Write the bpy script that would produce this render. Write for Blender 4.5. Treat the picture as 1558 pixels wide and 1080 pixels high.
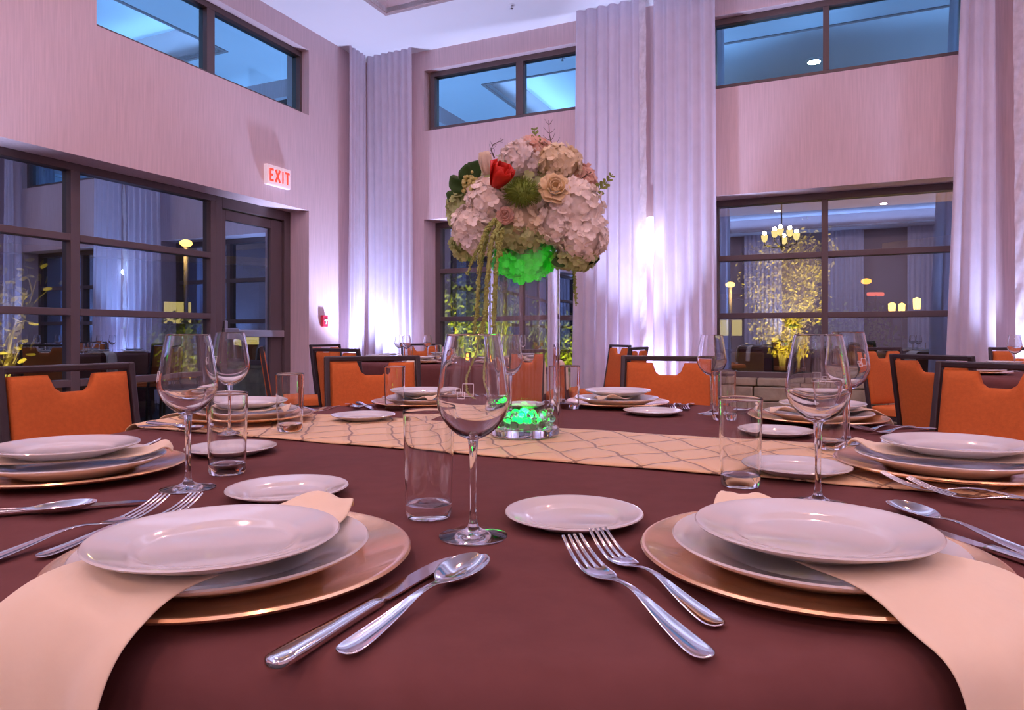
import bpy, bmesh, math, random
from mathutils import Vector, Matrix, Euler

for o in list(bpy.data.objects):
    bpy.data.objects.remove(o)
scene = bpy.context.scene
COL = scene.collection
PI = math.pi
R = math.radians

# ---------------------------------------------------------------- camera
FPX, PX, HY, CZ, TZ = 1050.0, 779.0, 510.0, 0.975, 0.76
cd = bpy.data.cameras.new('camera')
cd.sensor_width = 36.0
cd.lens = FPX * 36.0 / 1558.0
cd.shift_y = -(540 - HY) / 1558.0
cd.clip_start = 0.02
cd.clip_end = 500
cam = bpy.data.objects.new('camera', cd)
COL.objects.link(cam)
cam.location = (0, 0, CZ)
cam.rotation_euler = (PI / 2, 0, 0)
scene.camera = cam

# ---------------------------------------------------------------- view, world
scene.view_settings.view_transform = 'Standard'
scene.view_settings.look = 'None'
scene.view_settings.gamma = 1
scene.view_settings.use_curve_mapping = False
scene.view_settings.exposure = 0.38
cy = scene.cycles
cy.use_denoising = True
cy.max_bounces = 14
cy.diffuse_bounces = 4
cy.glossy_bounces = 6
cy.transmission_bounces = 12
cy.transparent_max_bounces = 24
cy.sample_clamp_indirect = 4.0
cy.blur_glossy = 0.5
w = bpy.data.worlds.new('night_sky')
scene.world = w
w.use_nodes = True
bg = w.node_tree.nodes['Background']
bg.inputs[0].default_value = (0.060, 0.045, 0.075, 1)
bg.inputs[1].default_value = 0.28

# room frame: x runs along the back wall to the right, y out through the back wall
TH = R(24.6)
KX, KY = -1.797, 8.5
ROOM = Matrix.Translation((KX, KY, 0)) @ Matrix.Rotation(-TH, 4, 'Z')


def rw(x, y, z=0.0):
    return ROOM @ Vector((x, y, z))


COOL = (0.52, 0.60, 1.0)
WARM = (1.0, 0.52, 0.44)


def light(name, kind, loc, power, color, size=0.1, rot=None, size_y=None, spot=None, blend=0.6, target=None):
    l = bpy.data.lights.new(name, kind)
    l.energy = power
    l.color = color
    if kind == 'AREA':
        if size_y:
            l.shape = 'RECTANGLE'
            l.size = size
            l.size_y = size_y
        else:
            l.shape = 'DISK'
            l.size = size
    else:
        l.shadow_soft_size = size
    if kind == 'SPOT':
        l.spot_size = spot
        l.spot_blend = blend
    o = bpy.data.objects.new(name, l)
    COL.objects.link(o)
    o.location = loc
    if target is not None:
        d = Vector(target) - Vector(loc)
        o.rotation_euler = d.to_track_quat('-Z', 'Y').to_euler()
    elif rot:
        o.rotation_euler = rot
    return o


TRAY = (1.0, 9.0, -9.2, -1.0)   # x0,x1,y0,y1 of the raised ceiling tray
TRAY2 = (1.0, 9.0, -16.0, -10.7)
REAR = -17.0
CEIL = 4.33
TRAYTOP = 4.72
# LED strips along the ledge of the tray, shining up on the tray ceiling
STRIPS = []
for (ax, bx_, ay, by) in (TRAY, TRAY2):
    ax, bx_, ay, by = ax + .22, bx_ - .22, ay + .22, by - .22
    STRIPS += [((ax, by), (bx_, by)), ((ax, ay), (bx_, ay)), ((ax, by), (ax, ay)), ((bx_, by), (bx_, ay))]
for (p, q) in STRIPS:
    mid = rw((p[0] + q[0]) / 2, (p[1] + q[1]) / 2, 4.44)
    L = math.hypot(q[0] - p[0], q[1] - p[1])
    ang = math.atan2(q[1] - p[1], q[0] - p[0]) - TH
    light('cove_strip_light', 'AREA', mid, 50, COOL, size=L, size_y=0.05, rot=(PI, 0, ang))
# warm fill lamps added out of view in the trays
FILL_DOWNLIGHTS = [(2.6, -3.0), (2.6, -5.5), (2.6, -8.0), (5.0, -3.0), (5.2, -8.4), (7.4, -3.0), (7.4, -5.5), (7.4, -8.0), (3.0, -11.8), (5.2, -11.8), (7.4, -11.8), (3.8, -14.5), (6.6, -14.5)]
for (x, y) in FILL_DOWNLIGHTS:
    light('fill_downlight_beam', 'AREA', rw(x, y, TRAYTOP - 0.03), 18 if y > -10 else 50, WARM, size=0.16, rot=(0, 0, 0))
# LED uplights on the floor along the walls, one added to brighten the pale curtains: (x, y, aim x, aim y, power, cone)
UPLIGHTS = [(0.42, -0.42, 0.9, -0.9, 420, 80), (3.56, -0.08, 3.56, -0.10, 200, 80), (3.54, -0.85, 3.54, -0.30, 300, 60),
            (6.62, -0.55, 6.8, -0.3, 210, 64), (0.40, -5.2, 0.8, -5.2, 300, 80), (0.4, -8.4, 0.8, -8.4, 360, 80),
            (9.6, -3.5, 9.2, -3.5, 260, 90), (9.6, -7.5, 9.2, -7.5, 160, 90), (4.0, -16.4, 4.0, -15.6, 200, 90), (9.6, -13.0, 9.2, -13.0, 200, 90), (0.4, -13.0, 0.8, -13.0, 200, 90)]
for (x, y, ax, ay, pw, cone) in UPLIGHTS:
    light('uplight_beam', 'SPOT', rw(x, y, 0.20), pw, COOL, size=0.05, spot=R(cone), target=rw(ax, ay, 4.3))


# ---------------------------------------------------------------- materials
def new_mat(name):
    m = bpy.data.materials.new(name)
    m.use_nodes = True
    nt = m.node_tree
    return m, nt, nt.nodes['Principled BSDF']


def pmat(name, col, rough=0.5, metal=0.0, sheen=0.0, spec=0.5, coat=0.0, trans=0.0, noise=None, bump=None, emit=None, estr=0.0, sub=0.0):
    """noise=(scale, amount, stretch) varies the colour, bump=(scale, strength, stretch)"""
    m, nt, b = new_mat(name)
    b.inputs['Base Color'].default_value = (*col, 1)
    b.inputs['Roughness'].default_value = rough
    b.inputs['Metallic'].default_value = metal
    b.inputs['Specular IOR Level'].default_value = spec
    if sheen:
        b.inputs['Sheen Weight'].default_value = sheen
        b.inputs['Sheen Roughness'].default_value = 0.5
    if coat:
        b.inputs['Coat Weight'].default_value = coat
        b.inputs['Coat Roughness'].default_value = 0.05
    if trans:
        b.inputs['Transmission Weight'].default_value = trans
    if emit:
        b.inputs['Emission Color'].default_value = (*emit, 1)
        b.inputs['Emission Strength'].default_value = estr
    N, Lk = nt.nodes, nt.links
    if noise or bump:
        tc = N.new('ShaderNodeTexCoord')
    if noise:
        mp = N.new('ShaderNodeMapping')
        mp.inputs['Scale'].default_value = noise[2] if len(noise) > 2 else (1, 1, 1)
        Lk.new(tc.outputs['Object'], mp.inputs['Vector'])
        nz = N.new('ShaderNodeTexNoise')
        nz.inputs['Scale'].default_value = noise[0]
        nz.inputs['Detail'].default_value = 5
        Lk.new(mp.outputs[0], nz.inputs['Vector'])
        mr = N.new('ShaderNodeMapRange')
        mr.inputs['From Min'].default_value = 0.3
        mr.inputs['From Max'].default_value = 0.7
        mr.inputs['To Min'].default_value = 1 - noise[1]
        mr.inputs['To Max'].default_value = 1 + noise[1]
        Lk.new(nz.outputs['Fac'], mr.inputs['Value'])
        mx = N.new('ShaderNodeVectorMath')
        mx.operation = 'SCALE'
        mx.inputs[0].default_value = col
        Lk.new(mr.outputs[0], mx.inputs['Scale'])
        Lk.new(mx.outputs[0], b.inputs['Base Color'])
    if bump:
        mp = N.new('ShaderNodeMapping')
        mp.inputs['Scale'].default_value = bump[2] if len(bump) > 2 else (1, 1, 1)
        Lk.new(tc.outputs['Object'], mp.inputs['Vector'])
        nz = N.new('ShaderNodeTexNoise')
        nz.inputs['Scale'].default_value = bump[0]
        nz.inputs['Detail'].default_value = 4
        Lk.new(mp.outputs[0], nz.inputs['Vector'])
        bp = N.new('ShaderNodeBump')
        bp.inputs['Strength'].default_value = bump[1]
        bp.inputs['Distance'].default_value = 0.01
        Lk.new(nz.outputs['Fac'], bp.inputs['Height'])
        Lk.new(bp.outputs[0], b.inputs['Normal'])
    return m


def glass_pane(name, tint, refl, base):
    """coated window glass: part of the light passes, part is mirrored with the coating's colour"""
    m, nt, b = new_mat(name)
    N, Lk = nt.nodes, nt.links
    N.remove(b)
    tr = N.new('ShaderNodeBsdfTransparent')
    tr.inputs[0].default_value = (*tint, 1)
    gl = N.new('ShaderNodeBsdfGlossy')
    gl.inputs[0].default_value = (*refl, 1)
    gl.inputs['Roughness'].default_value = 0.0
    lw = N.new('ShaderNodeLayerWeight')
    lw.inputs[0].default_value = 0.5
    pw = N.new('ShaderNodeMath')
    pw.operation = 'POWER'
    pw.inputs[1].default_value = 4.0
    Lk.new(lw.outputs['Facing'], pw.inputs[0])
    ma = N.new('ShaderNodeMath')
    ma.operation = 'MULTIPLY_ADD'
    ma.use_clamp = True
    ma.inputs[1].default_value = 0.6
    ma.inputs[2].default_value = base
    Lk.new(pw.outputs[0], ma.inputs[0])
    mix = N.new('ShaderNodeMixShader')
    Lk.new(ma.outputs[0], mix.inputs[0])
    Lk.new(tr.outputs[0], mix.inputs[1])
    Lk.new(gl.outputs[0], mix.inputs[2])
    Lk.new(mix.outputs[0], N['Material Output'].inputs[0])
    return m


def thin_glass(name, tint=(0.97, 0.97, 0.97), k=1.0, base=0.0, diffuse=0.0, dcol=(1, 1, 1)):
    """drinking-glass wall: clear straight through, mirror-like towards the rim of the shape"""
    m, nt, b = new_mat(name)
    N, Lk = nt.nodes, nt.links
    N.remove(b)
    tr = N.new('ShaderNodeBsdfTransparent')
    tr.inputs[0].default_value = (*tint, 1)
    gl = N.new('ShaderNodeBsdfGlossy')
    gl.inputs['Roughness'].default_value = 0.0
    lw = N.new('ShaderNodeLayerWeight')
    lw.inputs[0].default_value = 0.5
    fr = N.new('ShaderNodeMath')
    fr.operation = 'POWER'
    fr.inputs[1].default_value = 4.0
    Lk.new(lw.outputs['Facing'], fr.inputs[0])
    ma = N.new('ShaderNodeMath')
    ma.operation = 'MULTIPLY_ADD'
    ma.use_clamp = True
    ma.inputs[1].default_value = k
    ma.inputs[2].default_value = base
    Lk.new(fr.outputs[0], ma.inputs[0])
    mix = N.new('ShaderNodeMixShader')
    Lk.new(ma.outputs[0], mix.inputs[0])
    Lk.new(tr.outputs[0], mix.inputs[1])
    Lk.new(gl.outputs[0], mix.inputs[2])
    last = mix
    if diffuse:
        tl = N.new('ShaderNodeBsdfTranslucent')
        tl.inputs[0].default_value = (*dcol, 1)
        m2 = N.new('ShaderNodeMixShader')
        m2.inputs[0].default_value = diffuse
        Lk.new(mix.outputs[0], m2.inputs[1])
        Lk.new(tl.outputs[0], m2.inputs[2])
        last = m2
    Lk.new(last.outputs[0], N['Material Output'].inputs[0])
    return m


def solid_glass(name, ior=1.48, col=(1, 1, 1)):
    m, nt, b = new_mat(name)
    N, Lk = nt.nodes, nt.links
    N.remove(b)
    g = N.new('ShaderNodeBsdfGlass')
    g.inputs['IOR'].default_value = ior
    g.inputs['Roughness'].default_value = 0.0
    g.inputs[0].default_value = (*col, 1)
    Lk.new(g.outputs[0], N['Material Output'].inputs[0])
    return m


def leafy(name, col, trans=0.35, rough=0.6, vary=0.12, scale=60):
    """petals and cloth: diffuse with some light passing through"""
    m, nt, b = new_mat(name)
    N, Lk = nt.nodes, nt.links
    tc = N.new('ShaderNodeTexCoord')
    nz = N.new('ShaderNodeTexNoise')
    nz.inputs['Scale'].default_value = scale
    Lk.new(tc.outputs['Object'], nz.inputs['Vector'])
    mr = N.new('ShaderNodeMapRange')
    mr.inputs['From Min'].default_value = 0.3
    mr.inputs['From Max'].default_value = 0.7
    mr.inputs['To Min'].default_value = 1 - vary
    mr.inputs['To Max'].default_value = 1 + vary
    Lk.new(nz.outputs['Fac'], mr.inputs['Value'])
    sc = N.new('ShaderNodeVectorMath')
    sc.operation = 'SCALE'
    sc.inputs[0].default_value = col
    Lk.new(mr.outputs[0], sc.inputs['Scale'])
    Lk.new(sc.outputs[0], b.inputs['Base Color'])
    b.inputs['Roughness'].default_value = rough
    b.inputs['Specular IOR Level'].default_value = 0.25
    tl = N.new('ShaderNodeBsdfTranslucent')
    Lk.new(sc.outputs[0], tl.inputs[0])
    mix = N.new('ShaderNodeMixShader')
    mix.inputs[0].default_value = trans
    Lk.new(b.outputs[0], mix.inputs[1])
    Lk.new(tl.outputs[0], mix.inputs[2])
    Lk.new(mix.outputs[0], N['Material Output'].inputs[0])
    return m


def emit_mat(name, col, s):
    m, nt, b = new_mat(name)
    N, Lk = nt.nodes, nt.links
    N.remove(b)
    e = N.new('ShaderNodeEmission')
    e.inputs[0].default_value = (*col, 1)
    e.inputs[1].default_value = s
    Lk.new(e.outputs[0], N['Material Output'].inputs[0])
    return m


M = {}
M['wall'] = pmat('wall_covering', (0.74, 0.56, 0.57), 0.75, noise=(9, 0.075, (9, 9, 0.35)), bump=(30, 0.06, (9, 9, 0.3)))
M['ceiling'] = pmat('ceiling_paint', (0.84, 0.82, 0.84), 0.9, noise=(2, 0.01))
M['fascia'] = pmat('fascia_paint', (0.42, 0.31, 0.30), 0.8, noise=(2, 0.02))
M['carpet'] = pmat('dark_carpet', (0.055, 0.052, 0.058), 0.95, noise=(60, 0.3), bump=(150, 0.3))
M['bronze'] = pmat('bronze_frame', (0.115, 0.078, 0.078), 0.42, noise=(4, 0.04))
M['pane'] = glass_pane('window_glass', (0.62, 0.66, 0.60), (0.48, 0.72, 1.0), 0.52)
M['pane_high'] = glass_pane('clerestory_glass', (0.35, 0.45, 0.5), (0.30, 0.74, 1.0), 0.92)
M['stone'] = pmat('rough_stone', (0.34, 0.28, 0.19), 0.85, noise=(7, 0.35), bump=(9, 0.8))
M['steel'] = pmat('brushed_steel', (0.62, 0.62, 0.64), 0.28, metal=1.0, noise=(40, 0.05, (1, 1, 20)))
M['cutlery'] = pmat('polished_cutlery', (0.78, 0.78, 0.80), 0.10, metal=1.0, noise=(20, 0.03))
M['porcelain'] = pmat('white_porcelain', (0.66, 0.65, 0.65), 0.12, spec=0.5, coat=0.3, noise=(3, 0.01))
M['charger'] = pmat('gold_charger', (0.90, 0.52, 0.27), 0.24, metal=0.85, coat=0.4, noise=(25, 0.05), bump=(60, 0.03))
M['cloth'] = pmat('chocolate_tablecloth', (0.140, 0.052, 0.048), 0.8, spec=0.06, noise=(30, 0.06), bump=(14, 0.16))
M['napkin'] = pmat('cream_napkin', (0.78, 0.65, 0.48), 0.85, sheen=0.3, spec=0.2, noise=(12, 0.03), bump=(18, 0.25))
M['orange'] = pmat('orange_upholstery', (0.56, 0.135, 0.030), 0.8, spec=0.2, noise=(90, 0.07), bump=(300, 0.15))
M['chair_frame'] = pmat('dark_chair_frame', (0.035, 0.022, 0.024), 0.38, noise=(20, 0.08))
M['curtain'] = leafy('satin_curtain', (0.80, 0.75, 0.86), trans=0.28, rough=0.45, vary=0.03, scale=8)
M['curtain_hem'] = leafy('crinkled_curtain_edge', (0.85, 0.80, 0.84), trans=0.35, rough=0.35, vary=0.10, scale=20)
M['thin'] = solid_glass('clear_glass_wall', 1.46)
M['solid'] = solid_glass('clear_glass_solid')
M['vase'] = solid_glass('vase_glass', 1.46)
M['etch'] = pmat('etched_white', (0.85, 0.82, 0.85), 0.6, noise=(50, 0.02))
M['bead'] = solid_glass('gel_bead', 1.34, (0.88, 1.0, 0.92))
M['led'] = emit_mat('green_led', (0.0, 1.0, 0.06), 5.5)
M['red'] = pmat('alarm_red', (0.62, 0.02, 0.05), 0.4, noise=(5, 0.03))
M['white_plastic'] = pmat('white_plastic', (0.80, 0.78, 0.80), 0.4, noise=(5, 0.02))
M['exit_red'] = emit_mat('exit_letters', (1.0, 0.05, 0.035), 1.6)
M['exit_face'] = pmat('exit_face', (0.85, 0.72, 0.75), 0.4, noise=(5, 0.01), emit=(1.0, 0.75, 0.8), estr=0.25)
M['black'] = pmat('black_plastic', (0.02, 0.02, 0.022), 0.5, noise=(6, 0.1))
M['shade'] = emit_mat('amber_lamp_shade', (1.0, 0.50, 0.14), 3.2)
M['sconce'] = emit_mat('sconce_diffuser', (0.86, 0.84, 1.0), 2.2)
M['flame'] = emit_mat('candle_glow', (1.0, 0.36, 0.05), 3.0)


def runner_mat():
    m, nt, b = new_mat('pintuck_runner')
    N, Lk = nt.nodes, nt.links
    b.inputs['Roughness'].default_value = 0.6
    b.inputs['Sheen Weight'].default_value = 0.25
    tc = N.new('ShaderNodeTexCoord')
    nz = N.new('ShaderNodeTexNoise')
    nz.inputs['Scale'].default_value = 9.0
    nz.inputs['Detail'].default_value = 1
    Lk.new(tc.outputs['UV'], nz.inputs['Vector'])
    warp = N.new('ShaderNodeVectorMath')
    warp.operation = 'MULTIPLY_ADD'
    warp.inputs[1].default_value = (0.05, 0.05, 0)
    Lk.new(nz.outputs['Color'], warp.inputs[0])
    Lk.new(tc.outputs['UV'], warp.inputs[2])
    sx = N.new('ShaderNodeSeparateXYZ')
    Lk.new(warp.outputs[0], sx.inputs[0])

    def mth(op, a, c, clamp=False):
        n = N.new('ShaderNodeMath')
        n.operation = op
        n.use_clamp = clamp
        for i, v in enumerate((a, c)):
            if v is None:
                continue
            if isinstance(v, (int, float)):
                n.inputs[i].default_value = v
            else:
                Lk.new(v, n.inputs[i])
        return n.outputs[0]

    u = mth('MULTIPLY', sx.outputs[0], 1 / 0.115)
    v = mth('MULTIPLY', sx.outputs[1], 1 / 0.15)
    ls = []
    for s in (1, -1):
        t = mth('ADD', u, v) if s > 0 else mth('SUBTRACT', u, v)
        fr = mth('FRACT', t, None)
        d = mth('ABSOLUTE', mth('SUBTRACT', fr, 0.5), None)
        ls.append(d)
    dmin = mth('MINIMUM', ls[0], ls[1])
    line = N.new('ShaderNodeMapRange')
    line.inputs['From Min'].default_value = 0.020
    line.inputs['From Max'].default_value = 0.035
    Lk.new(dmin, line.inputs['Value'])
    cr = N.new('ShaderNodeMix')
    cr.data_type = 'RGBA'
    cr.inputs[6].default_value = (0.27, 0.14, 0.07, 1)  # shade of the tuck folds put into the colour as brown lines
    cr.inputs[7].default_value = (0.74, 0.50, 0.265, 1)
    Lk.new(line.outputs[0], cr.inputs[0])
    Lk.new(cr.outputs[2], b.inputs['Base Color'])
    hgt = N.new('ShaderNodeMapRange')
    hgt.inputs['From Min'].default_value = 0.0
    hgt.inputs['From Max'].default_value = 0.16
    Lk.new(dmin, hgt.inputs['Value'])
    bp = N.new('ShaderNodeBump')
    bp.inputs['Strength'].default_value = 0.9
    bp.inputs['Distance'].default_value = 0.006
    Lk.new(hgt.outputs[0], bp.inputs['Height'])
    Lk.new(bp.outputs[0], b.inputs['Normal'])
    return m


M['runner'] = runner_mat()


# ---------------------------------------------------------------- mesh helpers
class MB:
    def __init__(self):
        self.v, self.f, self.uv = [], [], None

    def add(self, vs, fs):
        n = len(self.v)
        self.v += [tuple(p) for p in vs]
        self.f += [tuple(i + n for i in q) for q in fs]

    def box(self, c, s, rot=None):
        x, y, z = s[0] / 2, s[1] / 2, s[2] / 2
        P = [Vector((a, b_, d)) for a in (-x, x) for b_ in (-y, y) for d in (-z, z)]
        if rot is not None:
            P = [rot @ p for p in P]
        self.add([p + Vector(c) for p in P],
                 [(0, 1, 3, 2), (4, 6, 7, 5), (0, 4, 5, 1), (2, 3, 7, 6), (0, 2, 6, 4), (1, 5, 7, 3)])
        return self

    def span(self, a, b_):
        """axis-aligned box from corner a to corner b"""
        self.box([(a[i] + b_[i]) / 2 for i in range(3)], [abs(b_[i] - a[i]) for i in range(3)])
        return self

    def bar(self, p, q, w_, h_):
        p, q = Vector(p), Vector(q)
        d = q - p
        rot = d.to_track_quat('X', 'Z').to_matrix()
        self.box((p + q) / 2, (d.length, w_, h_), rot)
        return self

    def tube(self, pts, rad, n=10, cap=True):
        pts = [Vector(p) for p in pts]
        if not isinstance(rad, (list, tuple)):
            rad = [rad] * len(pts)
        vs, fs = [], []
        up = Vector((0, 0, 1))
        prev = None
        for i, p in enumerate(pts):
            t = (pts[min(i + 1, len(pts) - 1)] - pts[max(i - 1, 0)]).normalized()
            if prev is None:
                a = t.orthogonal().normalized()
            else:
                a = (prev - t * prev.dot(t))
                a = a.normalized() if a.length > 1e-6 else t.orthogonal().normalized()
            prev = a
            b_ = t.cross(a)
            for k in range(n):
                an = 2 * PI * k / n
                vs.append(p + (a * math.cos(an) + b_ * math.sin(an)) * rad[i])
        m = len(pts)
        for i in range(m - 1):
            for k in range(n):
                k2 = (k + 1) % n
                fs.append((i * n + k, i * n + k2, (i + 1) * n + k2, (i + 1) * n + k))
        if cap:
            fs.append(tuple(range(n - 1, -1, -1)))
            fs.append(tuple(range((m - 1) * n, m * n)))
        self.add(vs, fs)
        return self

    def lathe(self, prof, n=64, c=(0, 0, 0)):
        """profile of (r, z); r=0 gives a pole"""
        vs, fs, rings = [], [], []
        for i, (r, z) in enumerate(prof):
            if i and i == len(prof) - 1 and (r, z) == tuple(prof[0]) and r > 1e-6:
                rings.append(rings[0])
            elif r < 1e-6:
                rings.append([len(vs)])
                vs.append((c[0], c[1], c[2] + z))
            else:
                s0 = len(vs)
                rings.append(list(range(s0, s0 + n)))
                for k in range(n):
                    a = 2 * PI * k / n
                    vs.append((c[0] + r * math.cos(a), c[1] + r * math.sin(a), c[2] + z))
        for A, B in zip(rings[:-1], rings[1:]):
            for k in range(n):
                k2 = (k + 1) % n
                if len(A) == 1 and len(B) == 1:
                    continue
                if len(A) == 1:
                    fs.append((A[0], B[k2], B[k]))
                elif len(B) == 1:
                    fs.append((A[k], A[k2], B[0]))
                else:
                    fs.append((A[k], A[k2], B[k2], B[k]))
        self.add(vs, fs)
        return self

    def grid(self, fn, nu, nv, wrap=False):
        vs = [fn(i / nu, j / nv) for j in range(nv + 1) for i in range(nu + (0 if wrap else 1))]
        w_ = nu if wrap else nu + 1
        fs = []
        for j in range(nv):
            for i in range(nu):
                i2 = (i + 1) % w_
                fs.append((j * w_ + i, j * w_ + i2, (j + 1) * w_ + i2, (j + 1) * w_ + i))
        self.add(vs, fs)
        return self

    def sphere(self, c, r, n=12, m=8):
        rx, ry, rz = (r, r, r) if isinstance(r, (int, float)) else r
        prof = [(math.sin(PI * i / m), -math.cos(PI * i / m)) for i in range(m + 1)]
        t = MB().lathe(prof, n)
        self.add([(c[0] + p[0] * rx, c[1] + p[1] * ry, c[2] + p[2] * rz) for p in t.v], t.f)
        return self

    def petal(self, base, d, nrm, L, W, curl=0.3, nu=2, nv=3, cup=0.15):
        """petal growing from base along d, face normal nrm, curling towards nrm"""
        d = Vector(d).normalized()
        nrm = Vector(nrm)
        nrm = (nrm - d * nrm.dot(d))
        nrm = nrm.normalized() if nrm.length > 1e-5 else d.orthogonal().normalized()
        s = d.cross(nrm)
        base = Vector(base)

        def fn(u, v):
            x = (u - 0.5) * 2
            wv = W * 0.5 * (0.22 + 0.78 * math.sin(PI * (0.10 + 0.50 * v))) * (1.0 if v < 0.7 else 0.93 if v < 0.9 else 0.62)
            return base + d * (L * v) + s * (x * wv) + nrm * (curl * L * v * v + cup * abs(x) * W * v)
        self.grid(fn, nu, nv)
        return self

    def build(self, name, mat, parent=None, room=False, smooth=True, mods=(), angle=40, recalc=True):
        me = bpy.data.meshes.new(name)
        me.from_pydata(self.v, [], self.f)
        if recalc:
            bm = bmesh.new()
            bm.from_mesh(me)
            bmesh.ops.recalc_face_normals(bm, faces=bm.faces)
            bm.to_mesh(me)
            bm.free()
        if smooth:
            me.polygons.foreach_set('use_smooth', [True] * len(me.polygons))
            if angle:
                me.set_sharp_from_angle(angle=R(angle))
        for mm in (mat if isinstance(mat, (list, tuple)) else [mat]):
            me.materials.append(mm)
        me.update()
        o = bpy.data.objects.new(name, me)
        COL.objects.link(o)
        if parent is not None:
            o.parent = parent
        if room:
            o.matrix_basis = ROOM
        for md in mods:
            if md[0] == 'bevel':
                x = o.modifiers.new('bevel', 'BEVEL')
                x.width = md[1]
                x.segments = md[2]
                x.limit_method = 'ANGLE'
                x.angle_limit = R(35)
            elif md[0] == 'solid':
                x = o.modifiers.new('solid', 'SOLIDIFY')
                x.thickness = md[1]
                x.offset = md[2] if len(md) > 2 else 0
            elif md[0] == 'sub':
                x = o.modifiers.new('sub', 'SUBSURF')
                x.levels = md[1]
                x.render_levels = md[1]
        return o


def tag(o, label=None, cat=None, group=None, kind=None):
    if label:
        o['label'] = label
    if cat:
        o['category'] = cat
    if group:
        o['group'] = group
    if kind:
        o['kind'] = kind
    return o


def empty(name, loc=(0, 0, 0), rz=0.0, label=None, cat=None, group=None, kind=None, room=False):
    o = bpy.data.objects.new(name, None)
    COL.objects.link(o)
    o.empty_display_size = 0.1
    o.location = loc
    o.rotation_euler = (0, 0, rz)
    if room:
        o.matrix_basis = ROOM @ Matrix.Translation(loc) @ Matrix.Rotation(rz, 4, 'Z')
    return tag(o, label, cat, group, kind)


KIDS = {}


def copy_tree(o, parent=None):
    c = o.copy()
    COL.objects.link(c)
    if parent is not None:
        c.parent = parent
    for ch in [x for x in list(bpy.data.objects) if x.parent == o]:
        copy_tree(ch, c)
    return c


class Stock:
    """one object of a kind; the first use moves the original, later uses copy it"""

    def __init__(self, proto):
        self.p, self.used = proto, False

    def put(self, loc, rz=0.0, label=None, group=None, cat=None, tilt=None, scale=None):
        o = copy_tree(self.p) if self.used else self.p
        self.used = True
        o.location = loc
        o.rotation_euler = (tilt[0] if tilt else 0, tilt[1] if tilt else 0, rz)
        if scale:
            o.scale = scale
        if label:
            o['label'] = label
        if cat:
            o['category'] = cat
        if group:
            o['group'] = group
        return o


def at(px, py, z=0.0):
    """point at height z above the table top that the photograph shows at (px, py)"""
    d = FPX * (CZ - TZ - z) / (py - HY)
    return Vector(((px - PX) / FPX * d, d))


# ---------------------------------------------------------------- room shell
H_LOW, H_UP0, H_UP1 = 2.34, 3.385, 4.10
# left wall, plane x=0, thickness to -0.40; openings: low -1.03..-9.5, high -1.0..-3.445
mb = MB()
mb.span((-0.4, 0.4, 0), (0, -1.03, CEIL))
mb.span((-0.4, -1.03, H_LOW), (0, -9.5, H_UP0))
mb.span((-0.4, -1.03, H_UP1), (0, -9.5, CEIL))
mb.span((-0.4, -3.445, H_UP0), (0, -9.5, H_UP1))
mb.span((-0.4, -9.5, 0), (0, REAR - 0.4, CEIL))
mb.span((-0.4, -1.03, -0.02), (-0.02, -9.5, 0.04))
tag(mb.build('wall_left', M['wall'], room=True, smooth=False), kind='structure')
# back wall, plane y=0
mb = MB()
mb.span((-0.4, 0, 0), (0.832, 0.4, CEIL))
mb.span((0.832, 0, H_LOW), (3.0, 0.4, H_UP0))
mb.span((0.832, 0, H_UP1), (3.0, 0.4, CEIL))
mb.span((3.0, 0, 0), (4.1, 0.4, CEIL))
mb.span((4.1, 0, H_LOW), (6.28, 0.4, H_UP0))
mb.span((4.1, 0, H_UP1), (6.28, 0.4, CEIL))
mb.span((6.28, 0, 0), (10.4, 0.4, CEIL))
tag(mb.build('wall_back', M['wall'], room=True, smooth=False), kind='structure')
mb = MB()
mb.span((10.0, 0.0, 0), (10.4, REAR - 0.4, CEIL))
tag(mb.build('wall_right', M['wall'], room=True, smooth=False), kind='structure')
mb = MB()
mb.span((0, REAR, 0), (10.0, REAR - 0.4, CEIL))
tag(mb.build('wall_rear', M['fascia'], room=True, smooth=False), kind='structure')
# stone knee walls below the back windows
for k, (x0, x1) in enumerate(((0.832, 3.0), (4.1, 6.28))):
    mb = MB()
    rnd = random.Random(4 + k)
    z = 0.0
    while z < 0.53:
        h = min(0.56 - z, rnd.uniform(0.12, 0.2))
        x = x0
        while x < x1 - 0.01:
            l = min(x1 - x, rnd.uniform(0.18, 0.42))
            mb.box((x + l / 2, 0.27 + rnd.uniform(-0.012, 0.0), z + h / 2), (l - 0.008, 0.30, h - 0.008))
            x += l
        z += h
    tag(mb.build('trim_%d' % (k + 1), M['stone'], room=True, smooth=False, mods=[('bevel', 0.012, 2)]), kind='structure')
tag(MB().span((-0.4, 0.4, -0.1), (10.4, REAR - 0.4, 0)).build('floor', M['carpet'], room=True, smooth=False), kind='structure')
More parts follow.
